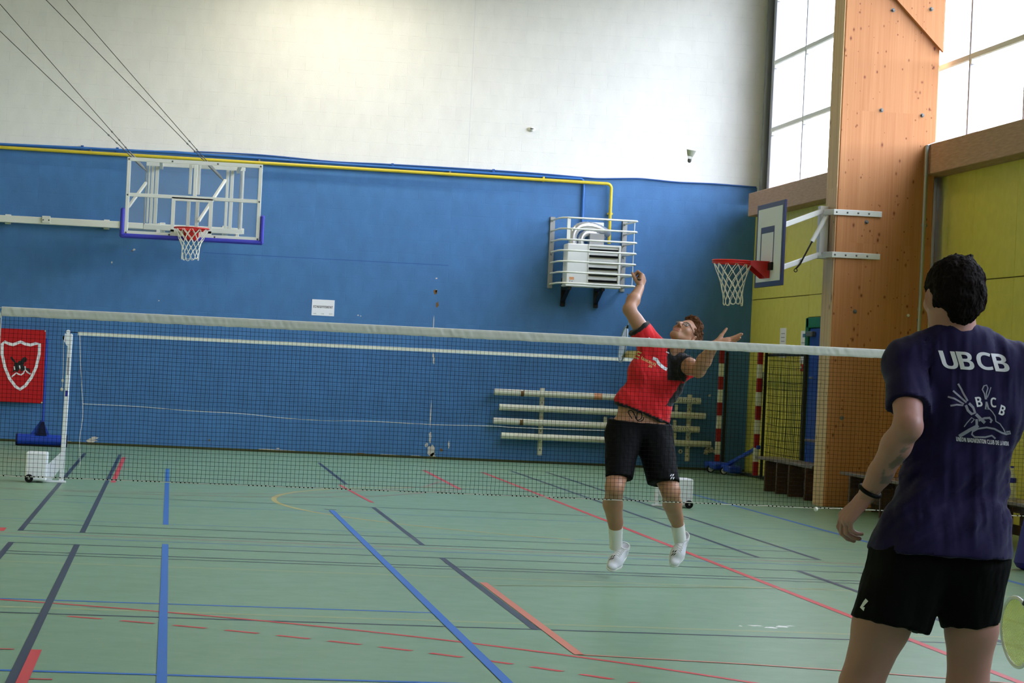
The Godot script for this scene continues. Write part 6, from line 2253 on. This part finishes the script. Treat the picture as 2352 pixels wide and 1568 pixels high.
	for s in [-1.0, 1.0]:
		f.ell(hc + B * Vector3(s * 0.095, -0.022, -0.008), Vector3(0.034, 0.040, 0.034), B, 0.008, true)
		f.ell(hc + B * Vector3(s * 0.085, -0.085, -0.055), Vector3(0.046, 0.05, 0.06), B, 0.012, true)
	f.cut(hc + B * Vector3(0, -0.096, -0.05), B * Vector3(0, -1, -0.1), 0.01)
	f.cap(hc + B * Vector3(-0.035, 0.118, -0.03), hc + B * Vector3(-0.042, 0.131, -0.03), 0.012, 0.005, 0.014)
	var hair_f := func(p: Vector3) -> float: return hn.get_noise_3d(p.x * 0.8, p.y * 0.5, p.z * 0.8) * 0.006 + hn.get_noise_3d(p.x * 3.5, p.y * 2.2, p.z * 3.5) * 0.004
	f.shift(hair_f, 0.02)
	var hm := MB.new()
	f.into(hm, null, off)
	put("hair", hm.mesh(), M.hair_dark, t)
	navy_shirt(t)
	# shorts
	var sn := FastNoiseLite.new()
	sn.seed = 18
	sn.frequency = 5.0
	f = Fld.new(Vector3(2.02, 0.58, -7.66), Vector3(2.70, 1.02, -7.16), 0.009)
	f.cap(Vector3(2.31, 0.90, -7.40), Vector3(2.45, 0.90, -7.40), 0.138, 0.138, 0.04, Vector3.BACK, 0.88)
	f.cap(Vector3(2.285, 0.86, -7.395), Vector3(2.222, 0.62, -7.425), 0.132, 0.120, 0.04)
	f.cap(Vector3(2.465, 0.86, -7.395), Vector3(2.497, 0.63, -7.42), 0.122, 0.083, 0.04)
	f.cut(Vector3(2.37, 0.91, -7.4), Vector3(0, 1, 0), 0.005)
	f.cut(Vector3(2.2275, 0.662, -7.41), Vector3(-0.20, -1.0, 0.05), 0.005, 0.165)
	f.cut(Vector3(2.497, 0.668, -7.41), Vector3(0.10, -1.0, 0.05), 0.005, 0.125)
	var wrinkle := func(p: Vector3) -> float:
		return 0.009 * sn.get_noise_3d(p.x * 2.2, p.y * 0.6 + p.x * 0.5, p.z * 1.5) + 0.004 * sn.get_noise_3d(p.x * 5.0, p.y * 1.2, p.z * 4.0)
	f.shift(wrinkle)
	var sm := MB.new()
	f.into(sm, null, off)
	var so := put("shorts", sm.mesh(), M.black_cloth, t)
	put("printed_mark", lay_on(flat_stroke([-7.36, 0.732, -7.38, 0.705, -7.365, 0.703], Vector2(-7.37, 0.717), 0.012, false), f, Transform3D(Basis(Vector3(0, 0, 1), Vector3(0, 1, 0), Vector3(-1, 0, 0)), Vector3(1.98, 0.728, -7.365)), 0.001, 0.01, off), M.print_white, so)
	# wristband
	var wb := MB.new()
	var rp := PackedVector3Array()
	var ax := Vector3(-0.30, -0.80, -0.50).normalized()
	var e1 := ax.cross(Vector3.BACK).normalized()
	var e2 := ax.cross(e1)
	for k in 28:
		var a := TAU * k / 28
		rp.append(Vector3(2.140, 1.074, -7.381) + (e1 * cos(a) * 0.033 + e2 * sin(a) * 0.034) + ax * 0.006 * sin(a) - off)
	wb.tube(rp, 0.0065, 8, false, true)
	put("wristband", wb.mesh(), M.black_rubber, t)
	# socks and shoes stand on the floor
	sock(t, Vector3(2.143, 0.19, -7.40), Vector3(2.14, 0.07, -7.375), 0.050, 0.044)
	sock(t, Vector3(2.50, 0.19, -7.355), Vector3(2.50, 0.07, -7.325), 0.050, 0.044)
	shoe(t, Vector3(2.155, 0.016, -7.325), Vector3(2.085, 0.016, -7.585), Vector3(0, 1, 0), -1.0)
	shoe(t, Vector3(2.495, 0.016, -7.272), Vector3(2.53, 0.016, -7.54), Vector3(0, 1, 0), 1.0)
	racket("badminton racket with yellow-green strings hanging low at the right edge", Vector3(2.846, 0.596, -8.0), Vector3(-0.06, 0.74, 0.66), Vector3(-0.985, 0.0, 0.25), M.racket_white, M.string_yellow, 0.0009)


func navy_shirt(t: Node3D) -> void:
	var off := t.position
	var n := FastNoiseLite.new()
	n.seed = 51
	n.frequency = 4.0
	n.fractal_octaves = 2
	var f := Fld.new(Vector3(2.10, 0.84, -7.72), Vector3(2.82, 1.66, -7.14), 0.0075)
	f.cap(Vector3(2.32, 0.84, -7.40), Vector3(2.428, 0.84, -7.40), 0.172, 0.172, 0.03, Vector3.BACK, 0.97)
	f.cap(Vector3(2.335, 0.91, -7.40), Vector3(2.432, 0.91, -7.40), 0.160, 0.160, 0.04, Vector3.BACK, 0.94)
	f.cap(Vector3(2.36, 1.00, -7.40), Vector3(2.44, 1.00, -7.40), 0.142, 0.142, 0.06, Vector3.BACK, 0.84)
	f.cap(Vector3(2.39, 1.16, -7.41), Vector3(2.45, 1.16, -7.41), 0.135, 0.135, 0.06, Vector3.BACK, 0.82)
	f.cap(Vector3(2.39, 1.33, -7.41), Vector3(2.51, 1.33, -7.41), 0.122, 0.122, 0.06, Vector3.BACK, 0.92)
	f.cap(Vector3(2.335, 1.45, -7.41), Vector3(2.545, 1.45, -7.41), 0.092, 0.092, 0.05)
	f.cap(Vector3(2.385, 1.52, -7.405), Vector3(2.45, 1.515, -7.405), 0.078, 0.078, 0.05)
	f.cap(Vector3(2.375, 1.565, -7.405), Vector3(2.40, 1.56, -7.405), 0.066, 0.066, 0.03)
	f.cap(Vector3(2.365, 1.552, -7.41), Vector3(2.25, 1.488, -7.412), 0.052, 0.060, 0.03)
	f.cap(Vector3(2.43, 1.552, -7.41), Vector3(2.60, 1.488, -7.412), 0.052, 0.060, 0.03)
	# shoulders and sleeves
	var g := Fld.new(Vector3(2.10, 0.84, -7.72), Vector3(2.82, 1.66, -7.14), 0.0075)
	g.cap(Vector3(2.30, 1.478, -7.415), Vector3(2.243, 1.462, -7.41), 0.070, 0.066, 0.03)
	g.cap(Vector3(2.245, 1.465, -7.41), Vector3(2.220, 1.24, -7.235), 0.068, 0.068, 0.03)
	g.cut(Vector3(2.236, 1.338, -7.31), Vector3(-0.16, -0.84, 0.52), 0.004)
	f.join(g, 0.03)
	g.d.fill(1.0)
	g.cap(Vector3(2.56, 1.478, -7.41), Vector3(2.64, 1.46, -7.41), 0.070, 0.068, 0.03)
	g.cap(Vector3(2.64, 1.465, -7.41), Vector3(2.75, 1.22, -7.435), 0.068, 0.070, 0.03)
	g.cut(Vector3(2.712, 1.318, -7.425), Vector3(0.43, -0.90, -0.1), 0.004)
	f.join(g, 0.03)
	f.cut(Vector3(2.378, 0.888, -7.40), Vector3(-0.03, -1, 0.0), 0.005)
	f.cut(Vector3(2.385, 1.588, -7.40), Vector3(-0.08, 0.93, -0.35), 0.005, 0.10)
	# seam line where the sleeve is set in, and the folds
	f.cap(Vector3(2.29, 1.54, -7.36), Vector3(2.295, 1.40, -7.315), 0.004, 0.004, 0.008, Vector3.ZERO, 1.0, true)
	var wr := func(p: Vector3) -> float:
		var a := (p.x - 2.4) * 0.78 + (p.y - 1.1) * 0.62
		var b := -(p.x - 2.4) * 0.62 + (p.y - 1.1) * 0.78
		var low := clampf((1.45 - p.y) * 3.0, 0.25, 1.0) * clampf((p.y - 0.84) * 6.0, 0.25, 1.0)
		var v := 0.013 * low * n.get_noise_3d(b * 2.6, a * 0.55, p.z * 1.2)
		v += 0.007 * low * n.get_noise_3d(b * 6.0 + 40.0, a * 1.2, p.z * 2.5)
		v += 0.006 * clampf((p.y - 0.84) * 6.0, 0.2, 1.0) * n.get_noise_3d(p.x * 5.0, p.y * 0.8 + 9.0, p.z * 2.0)
		return v
	f.shift(wr, 0.04)
	var navy := Color(0.012, 0.011, 0.050)
	var tint := func(_p: Vector3) -> Color: return navy
	var mb := MB.new()
	f.into(mb, tint, off)
	var sh := put("shirt", mb.mesh(), M.cloth, t)
	var at := func(x: float, y: float, rot: float, lean: float) -> Transform3D:
		var bx_ := Vector3(cos(rot), sin(rot), 0)
		var by := Vector3(-sin(rot) + lean, cos(rot), 0).normalized()
		return Transform3D(Basis(bx_, by, Vector3(0, 0, 1)), Vector3(x, y, -7.05))
	# lettering across the back
	for l in [["U", 2.352, 1.485, 0.050], ["B", 2.403, 1.485, 0.047], ["C", 2.463, 1.487, 0.052], ["B", 2.516, 1.484, 0.047]]:
		var m := scaled(text_mesh(l[0], true), l[3], 0.056)
		var fat := MB.new()
		fat.add(m)
		put("back_letter", lay_on(fat.mesh(), f, at.call(l[1], l[2], -0.02, -0.31), 0.0012, 0.012, off), M.print_white, sh)
	for l in [["B", 2.446, 1.362, 0.02, 0.16], ["C", 2.492, 1.362, 0.018, -0.05], ["B", 2.521, 1.339, 0.018, -0.35]]:
		put("emblem_letter", lay_on(scaled(text_mesh(l[0], true), l[3], 0.030), f, at.call(l[1], l[2], l[4], -0.08), 0.0012, 0.01, off), M.print_white, sh)
	put("emblem_text", lay_on(scaled(text_mesh("UNION BADMINTON CLUB DE LA WIM", true), 0.172, 0.0135), f, at.call(2.469, 1.242, -0.045, -0.2), 0.0012, 0.008, off), M.print_white, sh)
	var strokes := [[0.0042, 2.381, 1.414, 2.392, 1.397, 2.4, 1.38, 2.41, 1.363], [0.0042, 2.365, 1.392, 2.384, 1.377, 2.406, 1.358], [0.004, 2.35, 1.373, 2.369, 1.368, 2.399, 1.353], [0.004, 2.357, 1.346, 2.376, 1.35, 2.397, 1.349], [0.006, 2.404, 1.35, 2.411, 1.334, 2.423, 1.324, 2.434, 1.328, 2.427, 1.344, 2.414, 1.356], [0.007, 2.437, 1.324, 2.451, 1.312, 2.468, 1.299], [0.005, 2.447, 1.305, 2.465, 1.313, 2.481, 1.315, 2.489, 1.307, 2.485, 1.3], [0.006, 2.44, 1.309, 2.442, 1.291, 2.448, 1.284], [0.008, 2.442, 1.287, 2.421, 1.275, 2.392, 1.254], [0.004, 2.448, 1.284, 2.432, 1.273, 2.431, 1.262, 2.44, 1.254, 2.472, 1.255, 2.494, 1.261, 2.506, 1.252], [0.004, 2.43, 1.27, 2.448, 1.28, 2.475, 1.285, 2.5, 1.282, 2.524, 1.271, 2.542, 1.267, 2.557, 1.27, 2.553, 1.276, 2.54, 1.274], [0.0024, 2.477, 1.344, 2.489, 1.333, 2.499, 1.32, 2.502, 1.305, 2.516, 1.298, 2.528, 1.284, 2.537, 1.271], [0.003, 2.467, 1.37, 2.464, 1.387, 2.457, 1.4, 2.462, 1.411, 2.471, 1.414, 2.475, 1.405, 2.47, 1.389, 2.47, 1.37], [0.0024, 2.485, 1.408, 2.479, 1.39, 2.473, 1.376], [0.004, 2.47, 1.363, 2.467, 1.341, 2.477, 1.34, 2.47, 1.363], [0.0024, 2.404, 1.284, 2.411, 1.297, 2.424, 1.313, 2.433, 1.308, 2.424, 1.297]]
	for s in strokes:
		put("emblem_stroke", lay_on(flat_stroke(s.slice(1), Vector2.ZERO, s[0] * 1.35, false), f, Transform3D(Basis(), Vector3(0, 0, -7.05)), 0.0012, 0.01, off), M.print_grey, sh)
